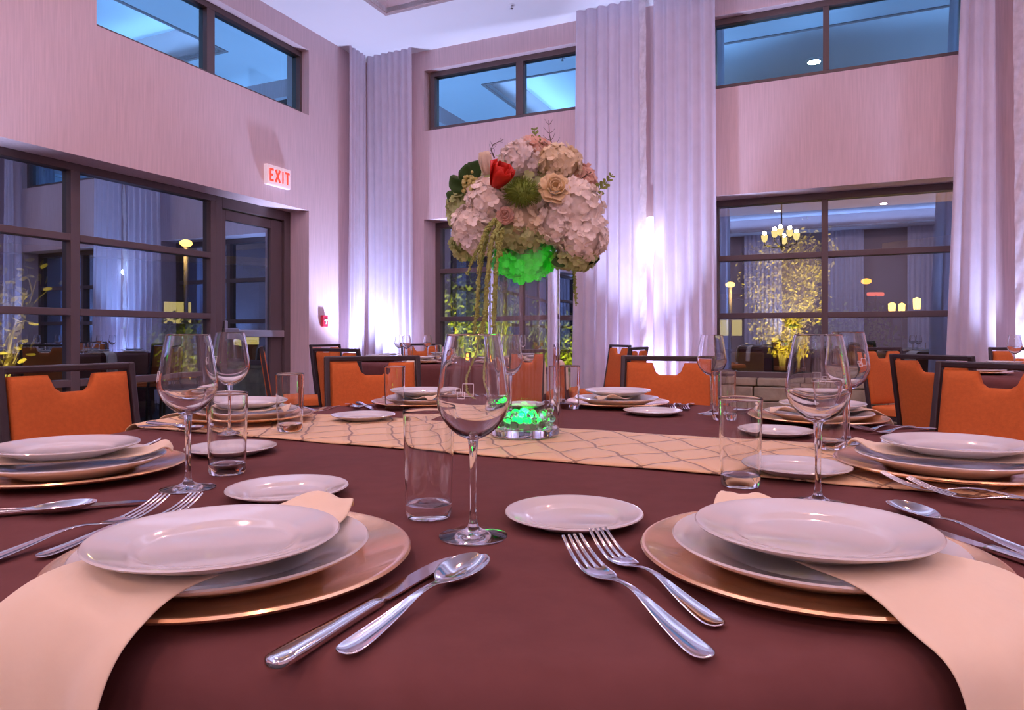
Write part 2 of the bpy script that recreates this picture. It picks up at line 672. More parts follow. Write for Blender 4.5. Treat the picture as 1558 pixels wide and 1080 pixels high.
# ceiling with raised tray
mb = MB()
x0, x1, y0, y1 = TRAY
mb.span((-0.4, 0.4, CEIL), (10.4, y1, CEIL + 0.05))
mb.span((-0.4, y0, CEIL), (10.4, TRAY2[3], CEIL + 0.05))
mb.span((-0.4, TRAY2[2], CEIL), (10.4, REAR - 0.4, CEIL + 0.05))
mb.span((-0.4, y1, CEIL), (x0, TRAY2[2], CEIL + 0.05))
mb.span((x1, y1, CEIL), (10.4, TRAY2[2], CEIL + 0.05))
mb.span((x0 - 0.3, TRAY2[2] - 0.3, TRAYTOP), (x1 + 0.3, y1 + 0.3, TRAYTOP + 0.05))
ceil = tag(mb.build('ceiling', M['ceiling'], room=True, smooth=False), kind='structure')
for k, (x0, x1, y0, y1) in enumerate((TRAY, TRAY2)):
    mb = MB()
    for (a, b_) in (((x0 - 0.04, y1, 0), (x1 + 0.04, y1 + 0.04, 0)), ((x0 - 0.04, y0 - 0.04, 0), (x1 + 0.04, y0, 0)),
                    ((x0 - 0.04, y0, 0), (x0, y1, 0)), ((x1, y0, 0), (x1 + 0.04, y1, 0))):
        mb.span((a[0], a[1], CEIL - 0.012), (b_[0], b_[1], TRAYTOP))
    tag(mb.build('trim_%d' % (3 + k), M['fascia'], room=True, smooth=False), kind='structure')
# baseboards
tag(MB().span((0, -0.4, 0), (0.014, -1.03, 0.11)).build('baseboard_left', M['bronze'], room=True, smooth=False), kind='structure')
tag(MB().span((0, -0.014, 0), (0.832, 0, 0.11)).span((3.0, -0.014, 0), (4.1, 0, 0.11)).span((6.28, -0.014, 0), (10, 0, 0.11)).build('baseboard_back', M['bronze'], room=True, smooth=False), kind='structure')


def window(n, axis, off, u0, u1, z0, z1, cols, rows, fw=0.06, mull=0.075, pane='pane', edge=None):
    """window in a wall opening. axis 'x': along the back wall, 'y': along the left wall (u = distance from the corner)"""
    root = empty('window_%d' % n, (0, 0, 0), room=True, kind='structure')

    def P(u, o, z):
        return (u, o, z) if axis == 'x' else (-o, -u, z)
    f_ = MB()
    d0, d1 = off - 0.02, off + 0.09

    def bx(ua, ub, za, zb, da=d0, db=d1):
        f_.span(P(ua, da, za), P(ub, db, zb))
    bx(u0, u1, z1 - fw, z1)
    bx(u0, u1, z0, z0 + fw)
    bx(u0, u0 + fw, z0 + fw, z1 - fw)
    bx(u1 - fw, u1, z0 + fw, z1 - fw)
    for c in cols:
        bx(c - mull / 2, c + mull / 2, z0 + fw, z1 - fw)
    for r in rows:
        us = [u0 + fw] + [x for c in cols for x in (c - mull / 2, c + mull / 2)] + [u1 - fw]
        for k in range(0, len(us), 2):
            bx(us[k], us[k + 1], r - 0.028, r + 0.028)
    fo = f_.build('window_frame', M['bronze'], root, smooth=False, mods=[('bevel', 0.004, 2)])
    pm = MB()
    us = [u0 + fw] + [x for c in cols for x in (c - mull / 2, c + mull / 2)] + [u1 - fw]
    zs = [z0 + fw] + [x for r in rows for x in (r - 0.028, r + 0.028)] + [z1 - fw]
    for i in range(0, len(us), 2):
        for j in range(0, len(zs), 2):
            o_ = off + 0.035
            pm.add([P(us[i], o_, zs[j]), P(us[i + 1], o_, zs[j]), P(us[i + 1], o_, zs[j + 1]), P(us[i], o_, zs[j + 1])], [(0, 1, 2, 3)])
    pm.build('pane', M[pane], root, smooth=False)
    return root


# recess 0.28 for the tall windows, 0.12 for the high ones
window(1, 'y', 0.28, 2.06, 9.5, 0.04, H_LOW, [3.44, 4.85, 6.3, 7.8], [0.595, 1.16, 1.75], fw=0.06, mull=0.075)
window(2, 'y', 0.12, 1.0, 3.445, H_UP0, H_UP1, [2.26], [], fw=0.06, mull=0.09, pane='pane_high')
window(3, 'x', 0.28, 0.832, 3.0, 0.56, H_LOW, [1.95], [1.17, 1.75], fw=0.07, mull=0.07)
window(4, 'x', 0.10, 0.868, 3.0, H_UP0, H_UP1, [2.03], [], fw=0.06, mull=0.09, pane='pane_high')
window(5, 'x', 0.28, 4.1, 6.28, 0.545, H_LOW, [5.145], [1.17, 1.75], fw=0.065, mull=0.058)
window(6, 'x', 0.10, 4.1, 6.28, H_UP0, H_UP1, [5.157], [], fw=0.06, mull=0.055, pane='pane_high')

# exit door in the left wall, beside the windows
dr = empty('door_1', (0, 0, 0), room=True, kind='structure')


def LW(u, o, z):
    return (-o, -u, z)


mb = MB()
mb.span(LW(1.03, 0.26, 0.0), LW(1.125, 0.37, H_LOW))
mb.span(LW(1.98, 0.26, 0.0), LW(2.06, 0.37, H_LOW))
mb.span(LW(1.125, 0.26, 2.235), LW(1.98, 0.37, H_LOW))
mb.build('door_frame', M['bronze'], dr, smooth=False, mods=[('bevel', 0.005, 2)])
mb = MB()
mb.span(LW(1.13, 0.29, 0.02), LW(1.30, 0.34, 2.225))
mb.span(LW(1.91, 0.29, 0.02), LW(1.975, 0.34, 2.225))
mb.span(LW(1.30, 0.29, 2.125), LW(1.91, 0.34, 2.225))
mb.span(LW(1.30, 0.29, 0.02), LW(1.91, 0.34, 0.26))
leaf = mb.build('door_leaf', M['bronze'], dr, smooth=False, mods=[('bevel', 0.004, 2)])
mb = MB()
mb.add([LW(1.30, 0.315, 0.26), LW(1.91, 0.315, 0.26), LW(1.91, 0.315, 2.125), LW(1.30, 0.315, 2.125)], [(0, 1, 2, 3)])
mb.build('pane', M['pane'], leaf, smooth=False)
mb = MB()
mb.span(LW(1.15, 0.235, 0.955), LW(1.95, 0.28, 1.03))
mb.span(LW(1.80, 0.225, 0.945), LW(1.97, 0.29, 1.045))
mb.span(LW(1.93, 0.235, 1.04), LW(1.965, 0.27, 1.12))
mb.build('push_bar', M['steel'], leaf, smooth=False, mods=[('bevel', 0.008, 2)])

# exit sign
ex = empty('exit_sign', (0.0, -1.54, 2.60), 0, 'white lit exit sign with red letters on left wall above the door', 'sign', room=True)
MB().box((0.03, 0, 0), (0.05, 0.335, 0.205)).build('housing', M['exit_face'], ex, smooth=False, mods=[('bevel', 0.008, 2)])
mb = MB()
hh, tt = 0.125, 0.02


def stroke(p, q):
    # p,q in sign plane: first = to the viewer's right, second = up
    mb.bar((0.058, p[0], p[1]), (0.058, q[0], q[1]), tt, 0.006) if False else mb.bar((0.058, p[0], p[1]), (0.058, q[0], q[1]), 0.006, tt)


letters = {'E': [((0, -1), (0, 1)), ((0, .88), (1, .88)), ((0, 0), (.85, 0)), ((0, -.88), (1, -.88))],
           'X': [((0, -1), (1, 1)), ((0, 1), (1, -1))], 'I': [((.5, -1), (.5, 1))], 'T': [((.5, -1), (.5, .9)), ((0, .88), (1, .88))]}
xx = -0.130
for ch, wd in (('E', 0.05), ('X', 0.062), ('I', 0.02), ('T', 0.06)):
    for (p, q) in letters[ch]:
        stroke((xx + p[0] * wd, p[1] * hh / 2), (xx + q[0] * wd, q[1] * hh / 2))
    xx += wd + 0.028
mb.build('lettering', M['exit_red'], ex, smooth=False)

# fire alarm pull station
pl = empty('fire_alarm_pull', (0.0, -0.80, 1.135), 0, 'small red fire alarm pull station on the wall beside the door', 'fire alarm', room=True)
MB().box((0.02, 0, 0), (0.04, 0.085, 0.13)).build('housing', M['red'], pl, smooth=False, mods=[('bevel', 0.006, 2)])
MB().box((0.044, 0, 0.012), (0.012, 0.055, 0.018)).box((0.044, 0, -0.012), (0.012, 0.018, 0.045)).build('handle', M['white_plastic'], pl, smooth=False, mods=[('bevel', 0.003, 1)])
# sprinkler heads
for (x, y, lb) in ((2.25, -0.60, 'small white sprinkler head on ceiling near the back curtains'), (0.55, -2.6, 'small white sprinkler head on ceiling above left wall window')):
    sp = empty('sprinkler_head', (x, y, CEIL), 0, lb, 'sprinkler', 'ceiling sprinklers', room=True)
    MB().lathe([(0, -0.004), (0.035, -0.004), (0.04, 0.0), (0, 0.0)], 20).build('escutcheon', M['white_plastic'], sp)
    MB().lathe([(0, -0.035), (0.014, -0.035), (0.016, -0.03), (0.006, -0.028), (0.006, -0.004), (0, -0.004)], 12).build('deflector', M['steel'], sp)


# ---------------------------------------------------------------- curtains
def curtain(p0, p1, nrm, label, folds, amp, seed, t0=0.0, t1=0.0, z1=CEIL - 0.004, hem=None, lean=(0, 0)):
    """hanging panel from p0 to p1 (room x,y); nrm points into the room; t0/t1 widen the foot"""
    rnd = random.Random(seed)
    p0, p1, nrm = Vector((*p0, 0)), Vector((*p1, 0)), Vector((*nrm, 0))
    d = p1 - p0
    ph = [rnd.uniform(-0.6, 0.6) for _ in range(int(folds) + 2)]
    am = [rnd.uniform(0.6, 1.15) for _ in range(int(folds) + 2)]

    def prof(u, v):
        k = u * folds
        i = int(k)
        f_ = k - i
        j = min(i + 1, len(ph) - 1)
        a = am[i] * (1 - f_) + am[j] * f_
        q = ph[i] * (1 - f_) + ph[j] * f_
        s = math.sin(2 * PI * k + q * (0.4 + 0.6 * v))
        s = s * 0.8 + 0.2 * math.sin(4 * PI * k + q * 2 + 1.0)
        return amp * a * s * (0.65 + 0.35 * v)

    def fn(u, v):
        # v 0 top .. 1 floor
        L = d.length
        e0, e1 = t0 * v, t1 * v
        s = -e0 + u * (L + e0 + e1)
        return p0 + d.normalized() * s + nrm * (prof(u, v) + 0.02 * math.sin(3 * v + seed)) + Vector((0, 0, z1 * (1 - v) + 0.012))
    nu = int(folds * 14)
    mb = MB().grid(fn, nu, 22)
    root = mb.build('curtain', M['curtain'], room=True, angle=None)
    tag(root, label, 'curtain', 'floor length curtains')
    if hem:
        # gathered, crinkled leading edge
        u0 = 0.0 if hem == 'start' else 1.0
        rr = random.Random(seed + 50)

        def hf(u, v):
            b_ = fn(u0, v)
            k = rr.uniform(-1, 1)
            off = (u - 0.5) * 0.07
            return b_ + d.normalized() * off + nrm * (0.030 + 0.015 * math.sin(70 * v + 5 * u) * math.sin(29 * v) + 0.004 * k)
        MB().grid(hf, 6, 130).build('gathered_edge', M['curtain_hem'], root, angle=None)
    return root


curtain((0.12, -0.50), (0.12, -0.20), (1, 0), 'lilac satin curtain on the left wall side of the corner', 4, 0.032, 1)
curtain((0.13, -0.13), (0.76, -0.13), (0, -1), 'lilac satin curtain on the back wall beside the corner', 6.5, 0.042, 2)
curtain((2.80, -0.20), (3.50, -0.20), (0, -1), 'pale curtain panel left of the wall sconce', 6, 0.045, 3, t0=0.06, hem='end')
curtain((3.60, -0.20), (4.19, -0.20), (0, -1), 'pale curtain panel between the wall sconce and the right window', 5, 0.045, 4, t1=0.03)
curtain((6.20, -0.20), (6.42, -0.20), (0, -1), 'pinkish curtain panel at the right edge of the right window', 2.5, 0.040, 5, t0=0.16)
curtain((6.56, -0.20), (7.25, -0.20), (0, -1), 'pinkish curtain panel cut by the right picture edge', 6, 0.045, 6, t0=-0.02, hem='start')

for k, (xa, xb) in enumerate(((0.3, 1.5), (2.6, 3.8), (5.0, 6.2), (7.4, 8.6))):
    curtain((xa, REAR + 0.2), (xb, REAR + 0.2), (0, 1), 'lilac curtain on the rear wall, mirrored in the window glass', 9, 0.045, 20 + k)

# sconce on the wall between the two pale curtains
sc = empty('wall_sconce', (3.56, -0.03, 2.05), 0, 'glowing white wall sconce between the two pale curtain panels', 'wall lamp', room=True)
MB().box((0, 0.015, 0), (0.09, 0.03, 0.14)).build('back_plate', M['white_plastic'], sc, smooth=False, mods=[('bevel', 0.004, 2)])
MB().lathe([(0, -0.11), (0.048, -0.11), (0.052, -0.10), (0.052, 0.10), (0.048, 0.11), (0, 0.11)], 24, (0, -0.055, 0)).build('diffuser', M['sconce'], sc)
light('sconce_glow', 'POINT', rw(3.56, -0.16, 1.90), 4, (0.85, 0.82, 1.0), size=0.04)

# LED uplight fixtures
for k, (x, y, ax, ay, pw, cone) in enumerate(UPLIGHTS):
    where = ['in the corner by the curtains', 'behind the pale curtains', 'added before the pale curtains to brighten them', 'before the right curtain', 'along the left windows',
             'along the far left windows', 'on the right wall side', 'on the right wall, rear', 'along the rear wall', 'on the right wall, far rear', 'on the left wall, far rear'][k]
    u = empty('floor_uplight', (x, y, 0), 0, 'black round floor uplight ' + where, 'uplight', 'floor uplights', room=True)
    MB().lathe([(0, 0), (0.07, 0), (0.075, 0.02), (0.075, 0.15), (0.068, 0.155), (0.062, 0.15), (0, 0.148)], 24).build('housing', M['black'], u)

# trim rings of the added fill lamps
for k, (x, y) in enumerate(FILL_DOWNLIGHTS):
    u = empty('fill_downlight', (x, y, TRAYTOP), 0, 'round downlight added unseen in the ceiling tray for warm fill', 'ceiling light', 'fill downlights added in the ceiling trays', room=True)
    MB().lathe([(0.085, 0.0), (0.11, 0.0), (0.108, -0.008), (0.088, -0.010), (0.083, -0.004)], 28).build('trim_ring', M['white_plastic'], u)

# chandelier over the table: stem, arms, amber shades
chx, chy, chz = -0.20, 1.40, 2.72
ch = empty('chandelier', (chx, chy, 0), R(10), 'dark metal chandelier with six amber glass shades above the table', 'chandelier')
mb = MB().tube([(0, 0, chz - 0.2), (0, 0, TRAYTOP - 0.02)], 0.012, 10)
mb.lathe([(0, TRAYTOP - 0.06), (0.06, TRAYTOP - 0.055), (0.07, TRAYTOP), (0, TRAYTOP)], 20)
mb.sphere((0, 0, chz - 0.14), 0.035)
mb.sphere((0, 0, chz + 0.05), 0.028)
mb.build('stem', M['chair_frame'], ch)
for k in range(6):
    a = 2 * PI * k / 6
    r_, dz = (0.31, 0.0) if k % 2 == 0 else (0.15, 0.10)
    ca, sa = math.cos(a), math.sin(a)
    pts = [(ca * r_ * t, sa * r_ * t, chz - 0.12 + dz * t - 0.07 * math.sin(PI * t) * (1 - t)) for t in [i / 8 for i in range(9)]]
    pts.append((ca * r_, sa * r_, chz - 0.06 + dz))
    arm = MB().tube(pts, 0.009, 8).build('arm', M['chair_frame'], ch)
    MB().lathe([(0.02, 0), (0.045, 0.03), (0.056, 0.085), (0.060, 0.12), (0.055, 0.12), (0.05, 0.085), (0.04, 0.035), (0.0, 0.008)], 20,
               (ca * r_, sa * r_, chz - 0.06 + dz)).build('lamp_shade', M['shade'], arm)
    p = Matrix.Rotation(R(10), 4, 'Z') @ Vector((ca * r_, sa * r_, 0))
    light('chandelier_bulb', 'POINT', (chx + p.x, chy + p.y, chz + 0.10 + dz), 4.6, (1.0, 0.55, 0.34), size=0.035)

# ---------------------------------------------------------------- tables
TC = Vector((0.042, 1.375))
TR = 0.94


def table(c, r, label, clabel, seed, name='banquet_table'):
    t = empty(name, (c[0], c[1], 0), 0, label, 'table', 'round banquet tables')
    MB().lathe([(0, TZ - 0.032), (r - 0.02, TZ - 0.032), (r - 0.012, TZ - 0.026), (r - 0.012, TZ - 0.010), (r - 0.018, TZ - 0.004), (0, TZ - 0.004)], 72).build('tabletop', M['chair_frame'], t)
    for k in range(4):
        a = PI / 4 + k * PI / 2
        MB().tube([(0.5 * math.cos(a), 0.5 * math.sin(a), TZ - 0.03), (0.58 * math.cos(a), 0.58 * math.sin(a), 0.0)], 0.016, 10).build('leg', M['steel'], t)
    rnd = random.Random(seed)
    nf = 17
    ph = [rnd.uniform(0, 2 * PI) for _ in range(4)]

    def skirt(a, z):
        # depth below the edge 0..1
        q = (TZ - z) / TZ
        fold = (math.sin(nf * a + ph[0] + 0.8 * math.sin(3 * a + ph[1])) * 0.6 + 0.4 * math.sin(9 * a + ph[2]))
        return r + 0.012 + 0.02 * q + 0.030 * fold * min(1, q * 1.4) ** 1.4
    prof = [0, .12, .25, .4, .55, .7, .82, .9, .95]
    n = 168
    mb = MB()
    rings = []
    vs = [(0, 0, TZ)]
    for fr in prof[1:]:
        rings.append([(r * fr, TZ)] * n)
    for k in range(7):
        an = PI / 2 * k / 6
        rings.append([(r - 0.024 + 0.034 * math.sin(an), TZ - 0.034 * (1 - math.cos(an)))] * n)
    for z in (0.69, 0.64, 0.57, 0.48, 0.36, 0.24, 0.12, 0.015):
        rings.append([(skirt(2 * PI * k / n, z), z) for k in range(n)])
    for rg in rings:
        for k in range(n):
            a = 2 * PI * k / n
            vs.append((rg[k][0] * math.cos(a), rg[k][0] * math.sin(a), rg[k][1]))
    fs = [(0, 1 + k, 1 + (k + 1) % n) for k in range(n)]
    for i in range(len(rings) - 1):
        for k in range(n):
            k2 = (k + 1) % n
            fs.append((1 + i * n + k, 1 + (i + 1) * n + k, 1 + (i + 1) * n + k2, 1 + i * n + k2))
    mb.add(vs, fs)
    o = mb.build('tablecloth', M['cloth'], angle=None)
    o.location = (c[0], c[1], 0.001)
    tag(o, clabel, 'tablecloth', 'chocolate tablecloths')
    return t


T2 = Vector((-0.44, 5.9))
T3 = Vector((3.25, 3.62))
table(TC, TR, 'large round banquet table in the foreground under a brown cloth', 'chocolate brown cloth covering the large foreground table', 1)
table(T2, 0.88, 'round banquet table at the back beyond the vase', 'chocolate brown cloth on the back table beyond the vase', 2)
table(T3, 0.88, 'round banquet table at the far right behind the chairs', 'chocolate brown cloth on the right table behind the chairs', 3)

# runner across the foreground table, hanging over both ends
RD = Vector((0.909, -0.416)).normalized()
RN = Vector((0.416, 0.909)).normalized()


def runner():
    off = (Vector((0.0251, 1.438)) - TC).dot(RN) * 0.12
    hw = 0.190
    nu, nv = 150, 16
    L = 2.5
    vs, uvs, fs = [], [], []
    for j in range(nv + 1):
        v = (j / nv - 0.5) * 2 * hw + off
        half = math.sqrt(max(0.01, TR * TR - v * v)) - 0.01
        for i in range(nu + 1):
            s = (i / nu - 0.5) * L
            a = abs(s)
            rad = 0.050
            if a < half:
                x, z = a, 0.0
            elif a < half + rad * PI / 2:
                an = (a - half) / rad
                x, z = half + rad * math.sin(an), -rad * (1 - math.cos(an))
            else:
                e = a - half - rad * PI / 2
                x, z = half + rad + e * 0.14, -rad - e * 0.98
            x = math.copysign(x, s)
            lift = 0.0055 + (0.0 if abs(s) < half else 0.008)
            wob = 0.0012 * math.sin(s * 23 + v * 31) * math.sin(v * 47 - s * 11)
            p = TC + RD * x + RN * v
            vs.append((p.x, p.y, TZ + z + lift + wob))
            uvs.append((s, v))
        # rows run along the length
    w_ = nu + 1
    for j in range(nv):
        for i in range(nu):
            fs.append((j * w_ + i, j * w_ + i + 1, (j + 1) * w_ + i + 1, (j + 1) * w_ + i))
    mb = MB()
    mb.add(vs, fs)
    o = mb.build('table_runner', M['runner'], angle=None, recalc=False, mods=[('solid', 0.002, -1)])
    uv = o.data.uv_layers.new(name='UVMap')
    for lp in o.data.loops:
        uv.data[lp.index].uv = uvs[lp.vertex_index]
    tag(o, 'tan pintucked table runner with diamond fold lines shaded in colour across the foreground table', 'table runner')


runner()


# ---------------------------------------------------------------- table ware (one of each kind, then copies)
def mk(mb, name, mat, cat, mods=(), angle=40):
    o = mb.build(name, mat, angle=angle, mods=mods)
    o['category'] = cat
    return Stock(o)


def closed(prof):
    return prof


charger_s = mk(MB().lathe([(0, .0045), (.088, .0045), (.094, .0058), (.104, .0075), (.148, .0145), (.1515, .0165), (.1545, .0165), (.156, .0145), (.1535, .0118), (.105, .0042), (.095, .0008), (.09, 0), (0, 0)], 96), 'charger_plate', M['charger'], 'charger plate')
dinner_s = mk(MB().lathe([(0, .0065), (.070, .0065), (.080, .009), (.088, .0135), (.115, .0195), (.1215, .0222), (.1235, .0226), (.1250, .0213), (.1235, .0192), (.115, .0150), (.092, .006), (.084, .0025), (.078, 0), (.074, 0), (.072, .0018), (0, .0018)], 96), 'dinner_plate', M['porcelain'], 'plate')
salad_s = mk(MB().lathe([(0, .0036), (.058, .0038), (.0625, .0052), (.066, .0078), (.072, .0090), (.0925, .0142), (.0970, .0158), (.0990, .0158), (.1002, .0146), (.0985, .0128), (.078, .0052), (.067, .0005), (.062, 0), (.059, .0014), (0, .0014)], 96), 'salad_plate', M['porcelain'], 'plate')
bread_s = mk(MB().lathe([(0, .0030), (.046, .0032), (.0495, .0046), (.0525, .0070), (.058, .0082), (.0725, .0122), (.0765, .0132), (.0780, .0130), (.0788, .0118), (.0770, .0102), (.057, .0035), (.051, 0), (.047, 0), (.045, .0012), (0, .0012)], 80), 'bread_plate', M['porcelain'], 'plate')


def wine_proto():
    t = empty('wine_glass', (0, 0, 0), 0, None, 'wine glass')
    outer = [(0, .1029), (0.0042, .1030), (.009, .1045), (.017, .1085), (.0255, .1155), (.0330, .1255), (.0372, .1350), (.0388, .1430), (.0384, .1520), (.0368, .1640), (.0342, .1820), (.0312, .2000), (.0287, .2118), (.02845, .2135), (.0282, .2146), (.0278, .2150)]
    inner = [(.02735, .2146), (.0274, .2135), (.02765, .2118), (.0302, .2000), (.0332, .1820), (.0358, .1640), (.0374, .1520), (.0377, .1435), (.0358, .1358), (.0314, .1270), (.0240, .1180), (.0150, .1118), (.007, .1082), (0, .1075)]
    bowl = MB().lathe(outer + inner, 64).build('bowl', M['thin'], t)
    stem = [(0, .1075), (.0062, .1045), (.0052, .0990), (.0042, .0880), (.0036, .0650), (.0036, .0280), (.0042, .0170), (.0058, .0115), (0.0, .0115)]
    MB().lathe(stem, 32).build('stem', M['solid'], t)
    foot = [(0, .0112), (.0058, .0112), (.0085, .0085), (.015, .0058), (.025, .0036), (.034, .0022), (.0362, .0014), (.0362, .0006), (.034, 0.0002), (0, .0002)]
    MB().lathe(foot, 64).build('foot', M['solid'], t)
    # etched outline squares on the bowl
    mb = MB()

    def rad(z):
        for (r0, z0), (r1, z1) in zip(outer[7:-1], outer[8:]):
            if z0 <= z <= z1 and z1 > z0:
                return r0 + (r1 - r0) * (z - z0) / (z1 - z0) + 0.00035
        return .037

    def pt(x, z):
        a = x / .036
        r_ = rad(z)
        return (r_ * math.sin(a), -r_ * math.cos(a), z)

    def sq(x0, z0, s, h):
        q = [(x0, z0), (x0 + s, z0), (x0 + s, z0 + h), (x0, z0 + h), (x0, z0)]
        for (a, b_) in zip(q[:-1], q[1:]):
            pts = [pt(a[0] + (b_[0] - a[0]) * k / 4, a[1] + (b_[1] - a[1]) * k / 4) for k in range(5)]
            mb.tube(pts, 0.00038, 5)
    sq(0.0005, .1520, .0105, .0125)
    sq(-.0045, .1495, .0070, .0065)
    sq(-.0065, .1540, .0050, .0055)
    mb.build('etched_emblem', M['etch'], bowl, angle=None)
    return t


wine_s = Stock(wine_proto())


def water_proto():
    t = empty('water_glass', (0, 0, 0), 0, None, 'water glass')
    MB().lathe([(.0272, .0165), (.02732, .0195), (.0285, .06), (.03005, .1170), (.03018, .1215), (.0302, .1238), (.0300, .1250), (.0296, .1257), (.0292, .1250), (.0289, .1238), (.02875, .1215), (.02862, .1170), (.0270, .06), (.0256, .0195), (.0255, .0165), (.0272, .0165)], 64).build('glass_wall', M['thin'], t)
    MB().lathe([(0, .0140), (.012, .0145), (.022, .0163), (.0272, .0165), (.0268, .0055), (.0255, .0012), (.0235, 0), (0, .0006)], 56).build('glass_base', M['solid'], t)
    return t


water_s = Stock(water_proto())


def sheet(name, secs, cols, gaps_from=None, th=0.0016, cat='cutlery'):
    """cutlery as a curved sheet: secs = [(s, half width, z, edge lift)] along +y, cols = relative positions -1..1"""
    vs, fs = [], []
    n = len(cols)
    for (s, hw, z, lift) in secs:
        for c in cols:
            vs.append((c * hw, s, z + lift * (c * c - 0.3)))
    for i in range(len(secs) - 1):
        for k in range(n - 1):
            if gaps_from is not None and i >= gaps_from and k % 2 == 1:
                continue
            fs.append((i * n + k, i * n + k + 1, (i + 1) * n + k + 1, (i + 1) * n + k))
    mb = MB()
    mb.add(vs, fs)
    # drop unused points
    return mk(mb, name, M['cutlery'], cat, mods=[('solid', th, 1), ('sub', 2)], angle=None)


def handle_secs(L0):
    """handle from the rounded end at s=0 up to the neck at s=L0"""
    return [(0.000, .0030, .0045, .000), (.0012, .0060, .0042, .0005), (.004, .0088, .0040, .0010), (.010, .0100, .0040, .0013), (.020, .0098, .0043, .0014),
            (.038, .0086, .0056, .0013), (.058, .0068, .0078, .0009), (.078, .0050, .0105, .0004), (L0 - .018, .0036, .0128, -.0004), (L0, .0031, .0128, -.0006)]


def fork(name, L):
    t = L / 0.225
    c = [-1, -.655, -.43, -.085, .085, .43, .655, 1]
    s = handle_secs(.112)
    s += [(.130, .0036, .0098, -.0004), (.142, .0068, .0068, .0002), (.150, .0108, .0052, .0010), (.158, .0126, .0044, .0014), (.166, .0130, .0042, .0012), (.172, .0130, .0044, .0008), (.1735, .0130, .0046, .0006)]
    g = len(s) - 1
    s += [(.185, .0127, .0062, .0004), (.200, .0121, .0100, .0), (.215, .0114, .0158, .0), (.2235, .0108, .0200, .0), (.225, .0106, .0209, .0)]
    s = [(a * t, b_ * (0.5 + 0.5 * t), z, l) for (a, b_, z, l) in s]
    return sheet(name, s, c, gaps_from=g, cat='fork')


def spoon():
    c = [-1, -.8, -.5, -.2, .2, .5, .8, 1]
    s = handle_secs(.112)
    s += [(.125, .0040, .0105, .0004), (.131, .0075, .0090, .0022), (.137, .0120, .0078, .0050), (.146, .0168, .0066, .0078), (.158, .0198, .0062, .0094), (.170, .0200, .0068, .0094),
          (.182, .0176, .0082, .0078), (.191, .0130, .0102, .0050), (.1965, .0080, .0118, .0026), (.1985, .0040, .0128, .0010)]
    return sheet('spoon', s, c, cat='spoon')


def knife():
    t = empty('table_knife', (0, 0, 0), 0, None, 'knife')
    vs, fs = [], []
    n = 16
    secs = [(0.0, .003, .002), (.0015, .0065, .0032), (.005, .0090, .0040), (.015, .0096, .0042), (.045, .0085, .0040), (.085, .0066, .0038), (.108, .0062, .0038), (.114, .0066, .0036), (.118, .0050, .0022)]
    for (s, a, b_) in secs:
        for k in range(n):
            an = 2 * PI * k / n
            ca, sa = math.cos(an), math.sin(an)
            vs.append((a * math.copysign(abs(ca) ** .7, ca), s, .0045 + b_ * math.copysign(abs(sa) ** .7, sa)))
    for i in range(len(secs) - 1):
        for k in range(n):
            fs.append((i * n + k, i * n + (k + 1) % n, (i + 1) * n + (k + 1) % n, (i + 1) * n + k))
    fs.append(tuple(range(n - 1, -1, -1)))
    fs.append(tuple(range((len(secs) - 1) * n, len(secs) * n)))
    mb = MB()
    mb.add(vs, fs)
    mb.build('knife_handle', M['cutlery'], t, angle=60)
    out = [(-.0048, .116), (-.0085, .121), (-.0095, .135), (-.0100, .165), (-.0098, .195), (-.0080, .215), (-.0040, .229), (.0008, .236), (.0045, .232), (.0062, .220), (.0066, .19), (.0062, .14), (.0055, .122), (.0048, .116)][:-1]
    vs = [(x, y, .0052) for (x, y) in out] + [(x, y, .0038) for (x, y) in out]
    m = len(out)
    fs = [tuple(range(m)), tuple(range(2 * m - 1, m - 1, -1))] + [(k, (k + 1) % m, m + (k + 1) % m, m + k) for k in range(m)]
    mb = MB()
    mb.add(vs, fs)
    mb.build('knife_blade', M['cutlery'], t, smooth=False)
    return Stock(t)


fork_s = fork('dinner_fork', 0.232)
sfork_s = fork('salad_fork', 0.205)
spoon_s = spoon()
knife_s = knife()


